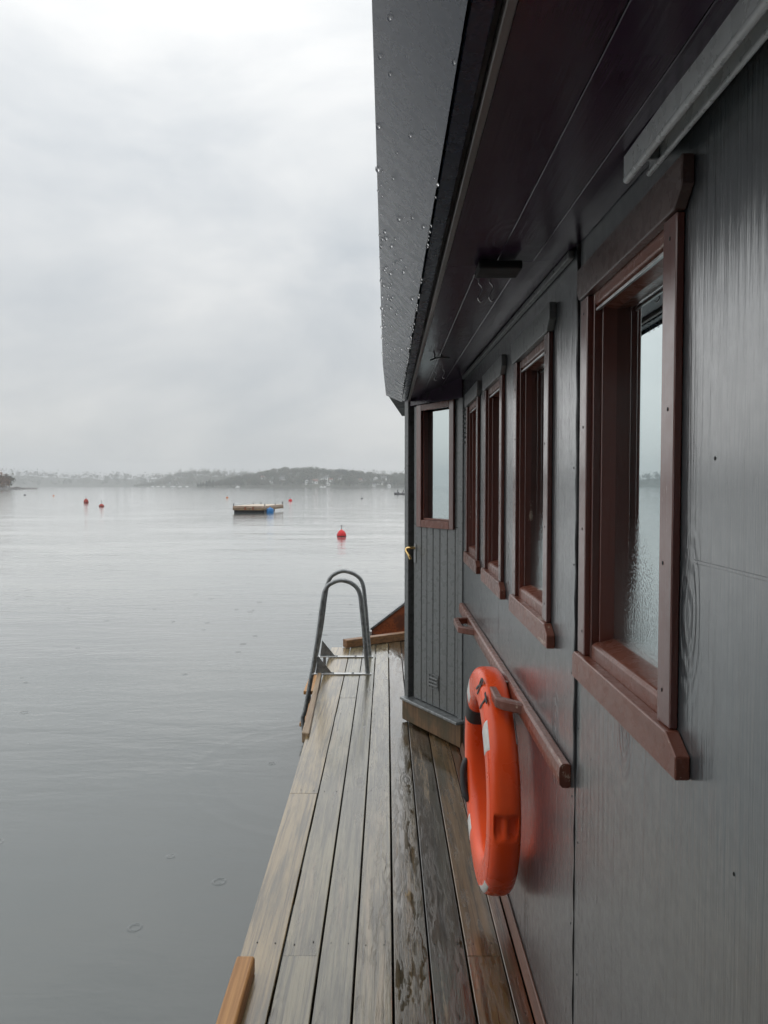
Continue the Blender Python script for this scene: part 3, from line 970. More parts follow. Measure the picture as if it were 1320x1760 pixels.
# teardrop: fuller low down, drawn out along the slope above
vv, ff = [], []
ta = Vector((0.105, 0, -0.11)).normalized()          # down-slope on the fascia
rd = random.Random(3)
spots = []
for i in range(170):
    u = rd.random() ** 0.75
    y = 0.72 + 2.8 * u
    t = rd.choice([rd.random(), rd.random() ** 2 * 0.4])
    spots.append((y, t, rd.choice([rd.uniform(0.0012, 0.0024), rd.uniform(0.0026, 0.0048)])))
for i in range(75):
    spots.append((0.8 + 3.4 * rd.random() ** 0.7, 1.0, rd.uniform(0.0018, 0.0036)))
for y, t, r in spots:
    if t < 1.0:
        xi = -0.0185 + (0.0858 + 0.0185) * t; zi = CAMZ + HO + (HI - HO) * t
        if y > 3.3: r *= 0.9
        base = Vector((xi, y, zi))
        nrm = Vector((-0.11, 0, -0.105)).normalized()
        c = base + nrm * r * 0.35
    else:
        c = Vector((0.0862, y, CAMZ + HI - r * 0.7)); nrm = Vector((0, 0, -1))
    ax = (ta * 0.75 + Vector((0, 0, -0.65))).normalized()
    s1 = ax.cross(Vector((0, 1, 0))).normalized(); s2 = ax.cross(s1)
    k0 = len(vv)
    for p in sv:
        a = p[2]; w = 0.85 * (1 - 0.32 * max(0, -a))
        vv.append(c + ax * (a * r * 1.35) + s1 * (p[0] * r * w) + s2 * (p[1] * r * w))
    ff += [[q + k0 for q in f] for f in sf]
o = mesh('rain_drops', vv, ff, drop_mat(), None, True)
tag(o, 'rain drops hanging from the slanted dark fascia of the eave', 'drops', kind='stuff')

# ------------------------------------------------------------------ lifebuoy
def orange_mat():
    m = N('orange_moulded_plastic')
    v = m.noise(m.coords((7, 7, 7)), 1, 4)
    sp = m.ramp(m.voro(m.coords((60, 60, 60)), 1), 0.03, 0.06, 1.0, 0.0)
    c = m.mix(m.ramp(v, 0.3, 0.7), (0.92, 0.085, 0.014), (0.97, 0.11, 0.022))
    grime = m.ramp(m.noise(m.coords((16, 16, 5)), 1, 6, 0.7), 0.58, 0.75)
    c = m.mix(m.math('MULTIPLY', grime, 0.12), c, (0.30, 0.06, 0.03))
    c = m.mix(m.math('MULTIPLY', sp, 0.5), c, (0.10, 0.03, 0.02))
    m.set(Base_Color=c, Roughness=m.ramp(v, 0.3, 0.7, 0.24, 0.34), Normal=m.bump(m.noise(m.coords((180, 180, 180)), 1, 2), 0.06, 0.001))
    m.b.inputs['Subsurface Weight'].default_value = 0.0
    return m.m


MAT['orange'] = orange_mat()
MAT['tape'] = simple('reflective_white_tape', (0.72, 0.72, 0.70), 0.35, var=0.08, scale=60)
MAT['rubber'] = simple('grey_black_rubber', (0.035, 0.036, 0.038), 0.5)
BC = Vector((0.357, 2.487, 0.497))
BR, BA, BB = 0.310, 0.060, 0.050
buoy = empty('lifebuoy', (BC.x, BC.y, BC.z - 0.37))
tag(buoy, 'orange lifebuoy ring hanging on the wall below the brown grab loop', 'lifebuoy')


def bpos(th, ph, off=0.0, rec=True):
    """ph = 0 outward rim, pi/2 = face towards the water"""
    c, s = math.cos(ph), math.sin(ph)
    e = 2 / 3.1
    rr = (BA + off) * math.copysign(abs(c) ** e, c)
    aa = (BB + off) * math.copysign(abs(s) ** e, s)
    # moulded step line between rim and face
    if rec:
        dth = (math.atan2(math.sin(th - math.pi), math.cos(th - math.pi)))   # 0 at the side nearest the camera
        vz = -math.sin(dth) * -0.37                                          # + = below
        lx = aa
        if c > 0.1 and abs(vz - 0.02) < 0.07 and abs(lx) < 0.05:
            topk = min(1, max(0, (vz + 0.026) / 0.006))
            rad = 0.062
            for cx in (-0.019, 0.021):
                q = ((lx - cx) / 0.0165) ** 4 + (max(0, vz + 0.012) / rad) ** 3
                if q < 1: rr -= 0.019 * topk * (1 - q) ** 0.7
    r = BR + rr
    return Vector((BC.x - aa, BC.y + math.cos(th) * r, BC.z + math.sin(th) * r))


NT, NP = 260, 72
v = [bpos(2 * math.pi * i / NT, 2 * math.pi * k / NP) for i in range(NT) for k in range(NP)]
f = [(i * NP + k, ((i + 1) % NT) * NP + k, ((i + 1) % NT) * NP + (k + 1) % NP, i * NP + (k + 1) % NP) for i in range(NT) for k in range(NP)]
mesh('ring', v, f, MAT['orange'], buoy, True)


def patch(name, t0, t1, p0, p1, off, mat, nt_=14, np_=14):
    v, f = [], []
    for i in range(nt_ + 1):
        for k in range(np_ + 1):
            edge = i in (0, nt_) or k in (0, np_)
            v.append(bpos(t0 + (t1 - t0) * i / nt_, p0 + (p1 - p0) * k / np_, -0.002 if edge else off, False))
    for i in range(nt_):
        for k in range(np_): f.append((i * (np_ + 1) + k, (i + 1) * (np_ + 1) + k, (i + 1) * (np_ + 1) + k + 1, i * (np_ + 1) + k + 1))
    return mesh(name, v, f, mat, buoy, True)


D = math.pi / 180
for t0, t1, p0, p1 in ((130, 147, 44, 112), (-64, -50, 46, 120), (222, 250, 40, 72), (42, 56, 46, 116), (126, 144, -70, -48)):
    patch('reflective_tape', t0 * D, t1 * D, p0 * D, p1 * D, 0.0012, MAT['tape'])
patch('grab_band', 24 * D, 40 * D, 60 * D, 215 * D, 0.005, MAT['rubber'])
# webbing loop standing off the far lower side
pts = [bpos(t * D, 105 * D, d_, False) for t, d_ in ((-10, -0.004), (-14, 0.008), (-20, 0.013), (-29, 0.013), (-36, 0.008), (-40, -0.004))]
gl_o = tube('grab_loop', smooth_path(pts, 4), 0.013, MAT['rubber'], buoy, 10)
# seam line round the ring
tube('mould_seam', [bpos(2 * math.pi * i / 160, 62 * D, -0.0002, False) for i in range(160)], 0.0012, MAT['orange'], buoy, 5, True)


def letter(ch, th, ph, size):
    p = bpos(th, ph, 0.0008, False)
    tt = (bpos(th - 0.02, ph, 0.0008, False) - bpos(th + 0.02, ph, 0.0008, False)).normalized()   # reading direction
    up = (bpos(th, ph - 0.1, 0.0008, False) - bpos(th, ph + 0.1, 0.0008, False)).normalized()
    nn = tt.cross(up).normalized()
    cu = bpy.data.curves.new('lettering', 'FONT')
    cu.body = ch; cu.size = size; cu.align_x = 'CENTER'; cu.align_y = 'CENTER'; cu.extrude = 0.0012; cu.offset = 0.001
    tmp = bpy.data.objects.new('lettering', cu); col.objects.link(tmp)
    bpy.context.view_layer.update()
    me = bpy.data.meshes.new_from_object(tmp.evaluated_get(bpy.context.evaluated_depsgraph_get()))
    bpy.data.objects.remove(tmp)
    o = link('lettering', me, MAT['rubber'])
    o.matrix_basis = Matrix(((tt.x, up.x, nn.x, p.x), (tt.y, up.y, nn.y, p.y), (tt.z, up.z, nn.z, p.z), (0, 0, 0, 1)))
    attach(o, buoy)


letter('R', 104 * D, 62 * D, 0.075)
letter('T', 119 * D, 62 * D, 0.075)

# ------------------------------------------------------------------ bathing ladder
lad = empty('bathing_ladder', (-0.5, 6.05, 0))
tag(lad, 'grey galvanised bathing ladder with two arched handrails at the deck edge', 'ladder')
YN, YF = 5.74, 6.32
near = [(632, 1152), (627, 1100), (622, 1050), (617.5, 1018), (605, 1003), (586.5, 997.5), (570.5, 1002), (560, 1012), (554.5, 1034), (543, 1117), (525.3, 1216), (520.4, 1238), (528, 1290), (533, 1330)]
far = [(635.6, 1121.5), (631, 1075), (628, 1040), (623.5, 1004), (612, 988.5), (592, 981.7), (576.5, 985.8), (566, 996), (560, 1020), (552, 1080), (538, 1155), (531, 1195), (536, 1240), (541, 1280)]
for pts, Y in ((near, YN), (far, YF)):
    P = [at_y(px, py, Y) for px, py in pts]
    P[0].z = 0.004
    tube('handrail', smooth_path(P, 6), 0.0175, MAT['galv_dark'], lad, 12)
    foot = P[0]
    lp = at_y(*( (540, 1155) if Y == YN else (548, 1124)), Y)
    box('foot_bar', (lp.x - 0.02, Y - 0.02, 0.0015), (foot.x + 0.03, Y + 0.02, 0.0085), MAT['alu'], lad, 0.001)
    for fx_ in (0.35, 0.72):
        x = lp.x + (foot.x - lp.x) * fx_
        bm = bmesh.new(); bmesh.ops.create_cone(bm, cap_ends=True, segments=6, radius1=0.011, radius2=0.009, depth=0.008)
        o = bm_mesh('bolt', bm, MAT['galv_dark'], None); o.location = (x, Y, 0.0125); attach(o, lad)
    # gusset plate bracing the rail outside the deck
    prism('gusset', [(lp.x + 0.012, 0.010), (lp.x + 0.15, 0.010), (lp.x + 0.135, 0.02), (lp.x + 0.03, 0.15)], 1, Y - 0.004, Y + 0.004, MAT['galv_dark'], lad, 0.001)
    box('strut', (-0.552, Y - 0.018, -0.3), (-0.53, Y + 0.018, 0.001), MAT['galv_dark'], lad, 0.002)
for z, x in ((-0.14, -0.618), (-0.40, -0.652), (-0.66, -0.63)):
    box('step', (x - 0.045, YN + 0.02, z - 0.03), (x + 0.055, YF - 0.02, z), MAT['pine'], lad, 0.005, 2)

# ------------------------------------------------------------------ buoys on the water
MAT['red'] = simple('red_buoy_plastic', (0.62, 0.018, 0.022), 0.35, var=0.12)
MAT['dullred'] = simple('faded_red_buoy', (0.36, 0.045, 0.03), 0.5, var=0.2)
MAT['orangeb'] = simple('faded_orange_buoy', (0.55, 0.20, 0.07), 0.5, var=0.2)
MAT['greyb'] = simple('grey_buoy', (0.12, 0.12, 0.125), 0.5)
MAT['paleb'] = simple('pale_buoy', (0.5, 0.47, 0.42), 0.5)


def float_buoy(px, py, dia_px, mat, label, tall=1.0, staff=0.0, stripe=False, dist=None):
    d = ray(px, py)
    t = (WZ - CAMZ) / d.z
    p = Vector((0, 0, CAMZ)) + d * t
    r = dia_px / FPX * p.y / 2
    e = empty('mooring_buoy', (p.x, p.y, WZ))
    tag(e, label, 'buoy', 'mooring buoys on the water')
    prof = [(0.35, -0.55), (0.78, -0.35), (0.97, -0.1), (1.0, 0.06), (0.96, 0.3), (0.84, 0.55), (0.62, 0.78), (0.34, 0.93), (0.13, 0.985), (0.1, 1.08), (0.0, 1.1)]
    n = 20
    v, f = [], []
    for (q, z) in prof:
        for k in range(n):
            w = 2 * math.pi * k / n
            v.append((p.x + q * r * math.cos(w), p.y + q * r * math.sin(w), WZ + z * r * tall))
    for i in range(len(prof) - 1):
        for k in range(n): f.append((i * n + k, i * n + (k + 1) % n, (i + 1) * n + (k + 1) % n, (i + 1) * n + k))
    f.append(tuple(range(n))[::-1])
    mesh('float', v, f, mat, e, True)
    if stripe:
        tube('waterline_band', [(p.x + 1.003 * r * math.cos(w), p.y + 1.003 * r * math.sin(w), WZ + 0.05 * r) for w in np.linspace(0, 2 * math.pi, 24)[:-1]], r * 0.045, MAT['black'], e, 6, True)
    if staff:
        zt_ = WZ + r * tall * 1.05
        tube('staff', [(p.x, p.y, zt_), (p.x, p.y, zt_ + staff * r)], r * 0.06, MAT['greyb'], e, 6)
        ring = [(p.x + 0.14 * r * math.cos(w), p.y, zt_ + staff * r + 0.14 * r * math.sin(w)) for w in np.linspace(0, 2 * math.pi, 12)[:-1]]
        tube('mooring_ring', ring, r * 0.05, MAT['greyb'], e, 5, True)
    return e


float_buoy(587, 921.5, 16.5, MAT['red'], 'big bright red domed mooring buoy nearest the deck', 1.35, 0.75, True)
float_buoy(148, 864, 8.2, MAT['dullred'], 'dull red mooring buoy with a staff, near the picture edge', 1.75, 0.7, True)
float_buoy(174.5, 870.5, 9, MAT['dullred'], 'dark red low buoy just right of the taller dull red one', 1.0, 1.1, True)
float_buoy(499, 861, 7, MAT['red'], 'small red buoy just beyond the swimming raft', 1.0, 0.5)
float_buoy(390.5, 856, 4.6, MAT['orangeb'], 'small orange buoy left of and beyond the swimming raft', 1.1, 0.6)
float_buoy(622, 857, 4.6, MAT['greyb'], 'small grey buoy with a thin staff, between red buoy and cabin', 0.8, 3.0)
float_buoy(42.5, 851.5, 4.2, MAT['greyb'], 'small dark grey buoy off the tip of the islet', 1.0)
float_buoy(92, 852.5, 3.4, MAT['orangeb'], 'faint orange buoy between the islet tip and the dull red buoy', 1.0)
float_buoy(377.5, 847.5, 3.0, MAT['paleb'], 'faint pale buoy far out below the misty shore', 1.0)

# ------------------------------------------------------------------ swimming raft
def raft():
    p0, p1 = at_y(400, 881, 55.0), at_y(456, 881, 55.0)
    x0, x1 = p0.x, p1.x
    r = empty('swimming_raft', ((x0 + x1) / 2, 57, WZ))
    tag(r, 'weathered wooden swimming raft with low sides and a blue float', 'raft')
    sk = 0.11                                                          # skew of the sides with the viewing direction
    wood = MAT['raft_wood']; pale = MAT['raft_pale']
    yb = 60.5; sh = 0.60
    tp = WZ + 0.50
    nb = 9
    for i in range(nb):                                               # deck boards run front to back
        a, b = x0 + (x1 - x0) * i / nb, x0 + (x1 - x0) * (i + 1) / nb
        hexa('plank', [(a + .01, 55.02, tp), (a + .01, 55.02, tp + .03), (a + .01 + sh, yb, tp), (a + .01 + sh, yb, tp + .03),
                       (b - .01, 55.02, tp), (b - .01, 55.02, tp + .03), (b - .01 + sh, yb, tp), (b - .01 + sh, yb, tp + .03)], pale, r, 0.004)
    for nm, z0, z1, m in (('side_board', 0.20, 0.36, wood), ('side_board', 0.37, 0.495, MAT['raft_pink'])):
        box(nm, (x0, 54.96, WZ + z0), (x1, 55.0, WZ + z1), m, r, 0.006)
        hexa(nm, [(x1 - .04, 55.02, WZ + z0), (x1 - .04, 55.02, WZ + z1), (x1 - .04 + sh, yb, WZ + z0), (x1 - .04 + sh, yb, WZ + z1),
                  (x1, 55.02, WZ + z0), (x1, 55.02, WZ + z1), (x1 + sh, yb, WZ + z0), (x1 + sh, yb, WZ + z1)], m, r, 0.006)
        hexa(nm, [(x0, 55.02, WZ + z0), (x0, 55.02, WZ + z1), (x0 + sh, yb, WZ + z0), (x0 + sh, yb, WZ + z1),
                  (x0 + .04, 55.02, WZ + z0), (x0 + .04, 55.02, WZ + z1), (x0 + .04 + sh, yb, WZ + z0), (x0 + .04 + sh, yb, WZ + z1)], m, r, 0.006)
    box('float_block', (x0 + 0.08, 55.1, WZ - 0.25), (x1 - 0.1, yb - 0.1, WZ + 0.19), MAT['black'], r, 0.02)
    for fx_ in (0.36, 0.6):
        box('rusty_plate', (x0 + (x1 - x0) * fx_, 54.945, WZ + 0.22), (x0 + (x1 - x0) * fx_ + 0.13, 54.958, WZ + 0.44), MAT['rust'], r, 0.004)
    for (x, y, h) in ((x0 + .06, 55.1, .22), (x0 + .62, yb - .3, .16), (x0 + 1.25, yb - .3, .22), (x1 - .05, 55.1, .18), (x1 + sh - .06, yb - .1, .26), (x1 + 0.3, 58, .16)):
        box('cleat_post', (x - .035, y - .035, tp + 0.032), (x + .035, y + .035, tp + h), MAT['greyb'], r, 0.008)
    bxp = x1 + 0.32
    v, f = [], []
    prof = [(0.0, -.30), (.20, -.29), (.27, -.24), (.275, .0), (.27, .20), (.20, .27), (.08, .30), (.07, .36), (0.0, .37)]
    n = 18
    for q, z in prof:
        for k in range(n):
            w = 2 * math.pi * k / n
            v.append((bxp + q * math.cos(w), 55.25 + q * math.sin(w), WZ + 0.07 + z))
    for i in range(len(prof) - 1):
        for k in range(n): f.append((i * n + k, i * n + (k + 1) % n, (i + 1) * n + (k + 1) % n, (i + 1) * n + k))
    mesh('blue_drum', v, f, MAT['blue'], r, True)


MAT['raft_wood'] = simple('raft_brown_wood', (0.24, 0.16, 0.09), 0.7, var=0.35, scale=5, bump=0.4)
MAT['raft_pink'] = simple('raft_pinkish_wood', (0.42, 0.29, 0.21), 0.7, var=0.3, scale=5, bump=0.4)
MAT['raft_pale'] = simple('raft_pale_deck', (0.55, 0.47, 0.38), 0.6, var=0.2, scale=4)
MAT['blue'] = simple('blue_drum_plastic', (0.01, 0.16, 0.42), 0.35, var=0.2)
raft()

# ------------------------------------------------------------------ small boat with two people
def skin_person(name, joints, edges, radii, mat, parent=None):
    me = bpy.data.meshes.new(name)
    me.from_pydata(joints, edges, [])
    o = bpy.data.objects.new(name, me); col.objects.link(o)
    me.materials.append(mat)
    sk = o.modifiers.new('skin', 'SKIN'); sk.use_smooth_shade = True
    for i, r in enumerate(radii):
        me.skin_vertices[0].data[i].radius = (r, r)
    me.skin_vertices[0].data[0].use_root = True
    sb = o.modifiers.new('sub', 'SUBSURF'); sb.levels = 1; sb.render_levels = 1
    return o


bp = at_y(688.5, 850, 1)
d = ray(688.5, 850); t = (WZ - CAMZ) / d.z
bc = Vector((0, 0, CAMZ)) + d * t
boat = empty('rowing_boat', (bc.x, bc.y, WZ))
tag(boat, 'small dark open boat with two people out on the water by the cabin', 'boat')
L = 3.0
v, f = [], []
ns = 11
for i in range(ns):
    s = i / (ns - 1)
    hw = 0.62 * math.sin(math.pi * (0.16 + 0.84 * s) ** 0.85) ** 0.6 if s < 0.999 else 0.02
    hw = max(hw, 0.02)
    x = bc.x - L / 2 + L * s
    sheer = 0.30 + 0.22 * (1 - s) ** 3 + 0.05 * s
    for (yy, zz) in ((-hw, sheer), (-hw * 0.85, 0.0), (0, -0.14), (hw * 0.85, 0.0), (hw, sheer), (hw * 0.92, sheer), (hw * 0.75, 0.04), (0, -0.06), (-hw * 0.75, 0.04), (-hw * 0.92, sheer)):
        v.append((x, bc.y + yy, WZ + zz))
for i in range(ns - 1):
    for k in range(10): f.append((i * 10 + k, i * 10 + (k + 1) % 10, (i + 1) * 10 + (k + 1) % 10, (i + 1) * 10 + k))
f += [tuple(range(10)), tuple(range((ns - 1) * 10, ns * 10))[::-1]]
mesh('hull', v, f, MAT['greyb'], boat, True)
for dx in (-0.75, 0.1, 0.9):
    box('thwart', (bc.x + dx - .12, bc.y - .5, WZ + .22), (bc.x + dx + .12, bc.y + .5, WZ + .25), MAT['raft_wood'], boat, 0.005)
box('outboard_motor', (bc.x + 1.42, bc.y - .12, WZ + .1), (bc.x + 1.66, bc.y + .12, WZ + .72), MAT['black'], boat, 0.05, 2)
MAT['jacket'] = simple('dark_jacket', (0.03, 0.035, 0.045), 0.8)
MAT['jacket2'] = simple('charcoal_jacket', (0.06, 0.055, 0.055), 0.8)
for dx, lab, m, fs in ((-0.75, 'person in a dark jacket sitting upright in the bow of the small boat', 'jacket', 1), (0.72, 'person in a charcoal jacket sitting low at the stern of the small boat', 'jacket2', -1)):
    ox, oy, oz = bc.x + dx, bc.y, WZ + 0.36
    J = [(0, 0, 0), (0.02 * fs, 0, .25), (0.04 * fs, 0, .47), (0.05 * fs, 0, .57), (0.07 * fs, 0, .70), (0.08 * fs, 0, .79),
         (0.04 * fs, .2, .44), (.14 * fs, .25, .2), (.36 * fs, .14, .16), (0.04 * fs, -.2, .44), (.14 * fs, -.25, .2), (.36 * fs, -.14, .16),
         (.40 * fs, .11, .03), (.46 * fs, .11, -.3), (.40 * fs, -.11, .03), (.46 * fs, -.11, -.3)]
    E = [(0, 1), (1, 2), (2, 3), (3, 4), (4, 5), (2, 6), (6, 7), (7, 8), (2, 9), (9, 10), (10, 11), (0, 12), (12, 13), (0, 14), (14, 15)]
    Rr = [.15, .15, .14, .06, .1, .08, .07, .055, .045, .07, .055, .045, .08, .06, .08, .06]
    o = skin_person('person', [(ox + a, oy + b, oz + c) for a, b, c in J], E, Rr, MAT[m])
    tag(o, lab, 'person')

# ------------------------------------------------------------------ far shores
nr = np.random.default_rng(11)


def leaf_mat(name, cols):
    m = N(name)
    at = m.n('ShaderNodeAttribute'); at.attribute_name = 'tone'
    c = m.mix(m.ramp(at.outputs['Fac'], 0.0, 0.5, smooth=False), cols[0], cols[1])
    c = m.mix(m.ramp(at.outputs['Fac'], 0.5, 1.0, smooth=False), c, cols[2])
    m.set(Base_Color=c, Roughness=0.8)
    m.b.inputs['Specular IOR Level'].default_value = 0.1
    return m.m


MAT['leaf'] = leaf_mat('mixed_autumn_foliage', [(0.035, 0.05, 0.03), (0.075, 0.085, 0.045), (0.13, 0.10, 0.06)])
MAT['leaf_dark'] = leaf_mat('dark_conifer_foliage', [(0.03, 0.045, 0.03), (0.045, 0.06, 0.038), (0.06, 0.07, 0.04)])
MAT['leaf_autumn'] = leaf_mat('russet_foliage', [(0.10, 0.055, 0.03), (0.16, 0.085, 0.045), (0.22, 0.14, 0.07)])
MAT['bark'] = simple('bark', (0.06, 0.05, 0.04), 0.9)
MAT['ground'] = simple('rough_shore_ground', (0.07, 0.07, 0.045), 0.95, var=0.4, scale=0.15)
MAT['rock'] = simple('shore_rock', (0.17, 0.16, 0.15), 0.85, var=0.35, scale=0.8, bump=0.5, dist=0.05)


def crown_tris(n, h, w, kind, seed):
    """n small leaf-clump faces spread through a crown's volume; returns verts (n*3,3), tone (n)"""
    g = np.random.default_rng(seed)
    if kind == 'conifer':
        t = g.random(n) ** 0.8
        rad = (1 - t) ** 0.8 * w * (0.55 + 0.45 * np.sin(t * 22 + g.random()) ** 2)
        z = 0.12 * h + t * 0.88 * h
    elif kind == 'pine':
        t = g.random(n)
        k = g.integers(0, 5, n)
        cz = np.array([.55, .66, .75, .85, .93])[k]; cw = np.array([.6, .9, .8, .7, .4])[k]
        z = h * (cz + (t - .5) * .12); rad = w * cw * np.sqrt(g.random(n))
    else:
        lob = g.integers(0, 7, n)
        lc = np.random.default_rng(seed + 1).normal(0, 0.42, (7, 3)); lc[:, 2] = np.abs(lc[:, 2]) * 0.5
        p = g.normal(0, 0.26, (n, 3)) + lc[lob]
        P = np.stack([p[:, 0] * w, p[:, 1] * w, h * 0.58 + p[:, 2] * h * 0.62], 1)
    if kind in ('conifer', 'pine'):
        a = g.random(n) * 2 * np.pi
        rr = rad * np.sqrt(g.random(n) * 0.7 + 0.3)
        P = np.stack([rr * np.cos(a), rr * np.sin(a), z], 1)
    s = (0.12 if kind != 'round' else 0.15) * w * (0.7 + 0.9 * g.random((n, 1, 1))) + 0.05 * w
    V = P[:, None, :] + g.normal(0, 1, (n, 3, 3)) * s
    V[:, :, 2] = np.maximum(V[:, :, 2], 0.05 * h)
    return V.reshape(-1, 3), np.clip(g.normal(0.5, 0.22, n), 0, 1)


def tri_mesh(name, V, tone, mat):
    me = bpy.data.meshes.new(name)
    n = len(V) // 3
    me.vertices.add(len(V)); me.vertices.foreach_set('co', V.astype(np.float32).ravel())
    me.loops.add(len(V)); me.loops.foreach_set('vertex_index', np.arange(len(V), dtype=np.int32))
    me.polygons.add(n); me.polygons.foreach_set('loop_start', np.arange(0, len(V), 3, dtype=np.int32))
    me.update(calc_edges=True)
    at = me.attributes.new('tone', 'FLOAT', 'POINT')
    at.data.foreach_set('value', np.repeat(tone, 3).astype(np.float32))
    me.materials.append(mat)
    return me


class Hill:
    def __init__(s, name, label, prof, D, depth, tree_h, mat='ground', shore=0.6, step=6):
        s.D, s.depth, s.th = D, depth, tree_h
        s.px = np.array([p[0] for p in prof], float)
        # crest height of the bare ground, trees make up the rest of the outline
        s.top = np.array([max(0.6, (835.0 - p[1]) / FPX * (D + depth * 0.75) + CAMZ - WZ - tree_h) for p in prof])
        s.shore = shore
        cols_ = np.arange(s.px[0], s.px[-1] + 1, step)
        rows = 14
        v, f = [], []
        for c in cols_:
            for r in range(rows):
                v.append(s.pt(c, r / (rows - 1) * 1.6 - 0.02))
        for i in range(len(cols_) - 1):
            for r in range(rows - 1):
                f.append((i * rows + r, (i + 1) * rows + r, (i + 1) * rows + r + 1, i * rows + r + 1))
        o = mesh(name, v, f, MAT[mat], None, True)
        tag(o, label, kind='structure')

    def pt(s, px, t):
        w = 14 * math.sin(px * 0.031 + s.D) + 8 * math.sin(px * 0.09)
        d = s.D + w * (s.D / 1000) + t * s.depth
        top = float(np.interp(px, s.px, s.top))
        g = max(0.0, min(1.0, t / 0.75)); g = g * g * (3 - 2 * g) * 0.8 + 0.2 * g
        if t > 0.9: g *= max(0, 1 - ((t - 0.9) / 0.7) ** 2)
        bumpy = 0.06 * top * math.sin(px * 0.13 + t * 9) * g
        z = WZ + (-0.6 if t <= 0 else s.shore * min(1, t * 8) + top * g + bumpy)
        return ((px - 664) / FPX * d, d, z)

    def find_t(s, px, py):
        """how far up the slope the photograph shows this point"""
        for t in np.linspace(0.0, 0.75, 120):
            x, y, z = s.pt(px, t)
            if 835 - (z - CAMZ) / y * FPX <= py: return t
        return 0.75


def forest(name, label, hill, count, ntri, kinds, mat, h, t0=0.03, t1=0.95, seed=1, pxr=None, skip=None):
    g = np.random.default_rng(seed)
    Vs, Ts = [], []
    proto = [crown_tris(ntri, 1.0, 0.36 if k != 'conifer' else 0.24, k, 50 + i) for i, k in enumerate(kinds)]
    a, b = pxr or (hill.px[0], hill.px[-1])
    for i in range(count):
        px = g.uniform(a, b); t = t0 + (t1 - t0) * g.random()
        if skip and skip(px, t): continue
        V, T = proto[g.integers(len(proto))]
        hh = h * g.uniform(0.6, 1.2) * min(1.0, 0.3 + (px - hill.px[0]) / 90)
        x, y, z = hill.pt(px, t)
        c, sn = math.cos(i), math.sin(i)
        Q = V * np.array([hh * g.uniform(0.8, 1.2), hh, hh])
        Q = np.stack([Q[:, 0] * c - Q[:, 1] * sn + x, Q[:, 0] * sn + Q[:, 1] * c + y, Q[:, 2] + z - 0.3], 1)
        Vs.append(Q); Ts.append(np.clip(T * 0.6 + g.uniform(0, 0.5), 0, 1))
    o = link(name, tri_mesh(name, np.concatenate(Vs), np.concatenate(Ts), MAT[mat]), None)
    tag(o, label, 'forest', kind='stuff')


far_prof = [(-2050, 812), (-1500, 806), (-1100, 812), (-800, 800), (-500, 806), (-200, 803), (0, 808), (60, 813), (150, 815), (350 / 4.26, 813.5), (120, 816), (140, 816), (176, 818), (211, 816), (246, 819), (270, 816), (282, 815),
            (295, 819), (320, 818), (400, 812), (700, 812), (900, 806), (1300, 812), (1700, 815)]
far_prof = sorted(far_prof)
FAR = Hill('far_hills', 'misty low wooded ridge along the far shore', far_prof, 1600, 260, 10)
forest('far_forest', 'hazy woodland covering the misty far ridge', FAR, 5200, 26, ['round', 'round', 'round', 'conifer'], 'leaf', 13, seed=2, t0=0.02)
MID = Hill('middle_hill', 'hazy wooded hill behind the harbour houses', [(230, 834), (262, 829), (285, 819), (300, 816), (315, 812), (333, 810), (345, 811), (365, 811), (385, 812), (400, 815), (430, 816), (470, 817), (560, 822)], 1300, 180, 9)
forest('middle_forest', 'hazy woodland on the hill behind the harbour', MID, 900, 40, ['round', 'round', 'conifer'], 'leaf', 11, seed=3)
right_prof = [(338, 834), (352, 831), (372, 826), (400, 822), (430, 816), (450, 812), (470, 808), (500, 805.5), (520, 805), (540, 806), (560, 808), (580, 809), (605, 809), (622, 812), (640, 815), (660, 817), (690, 816), (720, 813), (800, 806), (950, 800), (1200, 806)]
HILLR = Hill('wooded_hill', 'wooded hill with white houses across the water', right_prof, 930, 150, 8)
houses_px = [(452, 826, 5), (466, 832, 5), (486, 827, 9), (527, 833, 5), (541, 831.5, 10), (553, 828, 6), (560, 828, 7), (569, 828.5, 6), (564, 834.5, 6), (574, 819, 5), (583, 827, 6), (603, 817, 4),
             (620, 831, 5), (628, 830.5, 7), (643, 837, 6), (646, 828, 8), (650, 832.5, 9), (660, 828.5, 9), (660, 833.5, 8), (669, 838, 5)]
hs = [(px, HILLR.find_t(px, py), w) for px, py, w in houses_px]


def near_house(px, t):
    for hx_, ht, w in hs:
        if abs(px - hx_) < w * 0.75 + 2 and t < ht + 0.02 and t > ht - 0.13: return True
    return False


forest('hillside_forest', 'mixed autumn woodland covering the hill among the houses', HILLR, 2300, 60, ['round', 'round', 'round', 'conifer'], 'leaf', 8.5, seed=4, skip=near_house, pxr=(338, 900))

ordw = ['first', 'second', 'third', 'fourth', 'fifth', 'sixth', 'seventh', 'eighth', 'ninth', 'tenth', 'eleventh', 'twelfth', 'thirteenth', 'fourteenth', 'fifteenth', 'sixteenth', 'seventeenth', 'eighteenth', 'nineteenth', 'twentieth']

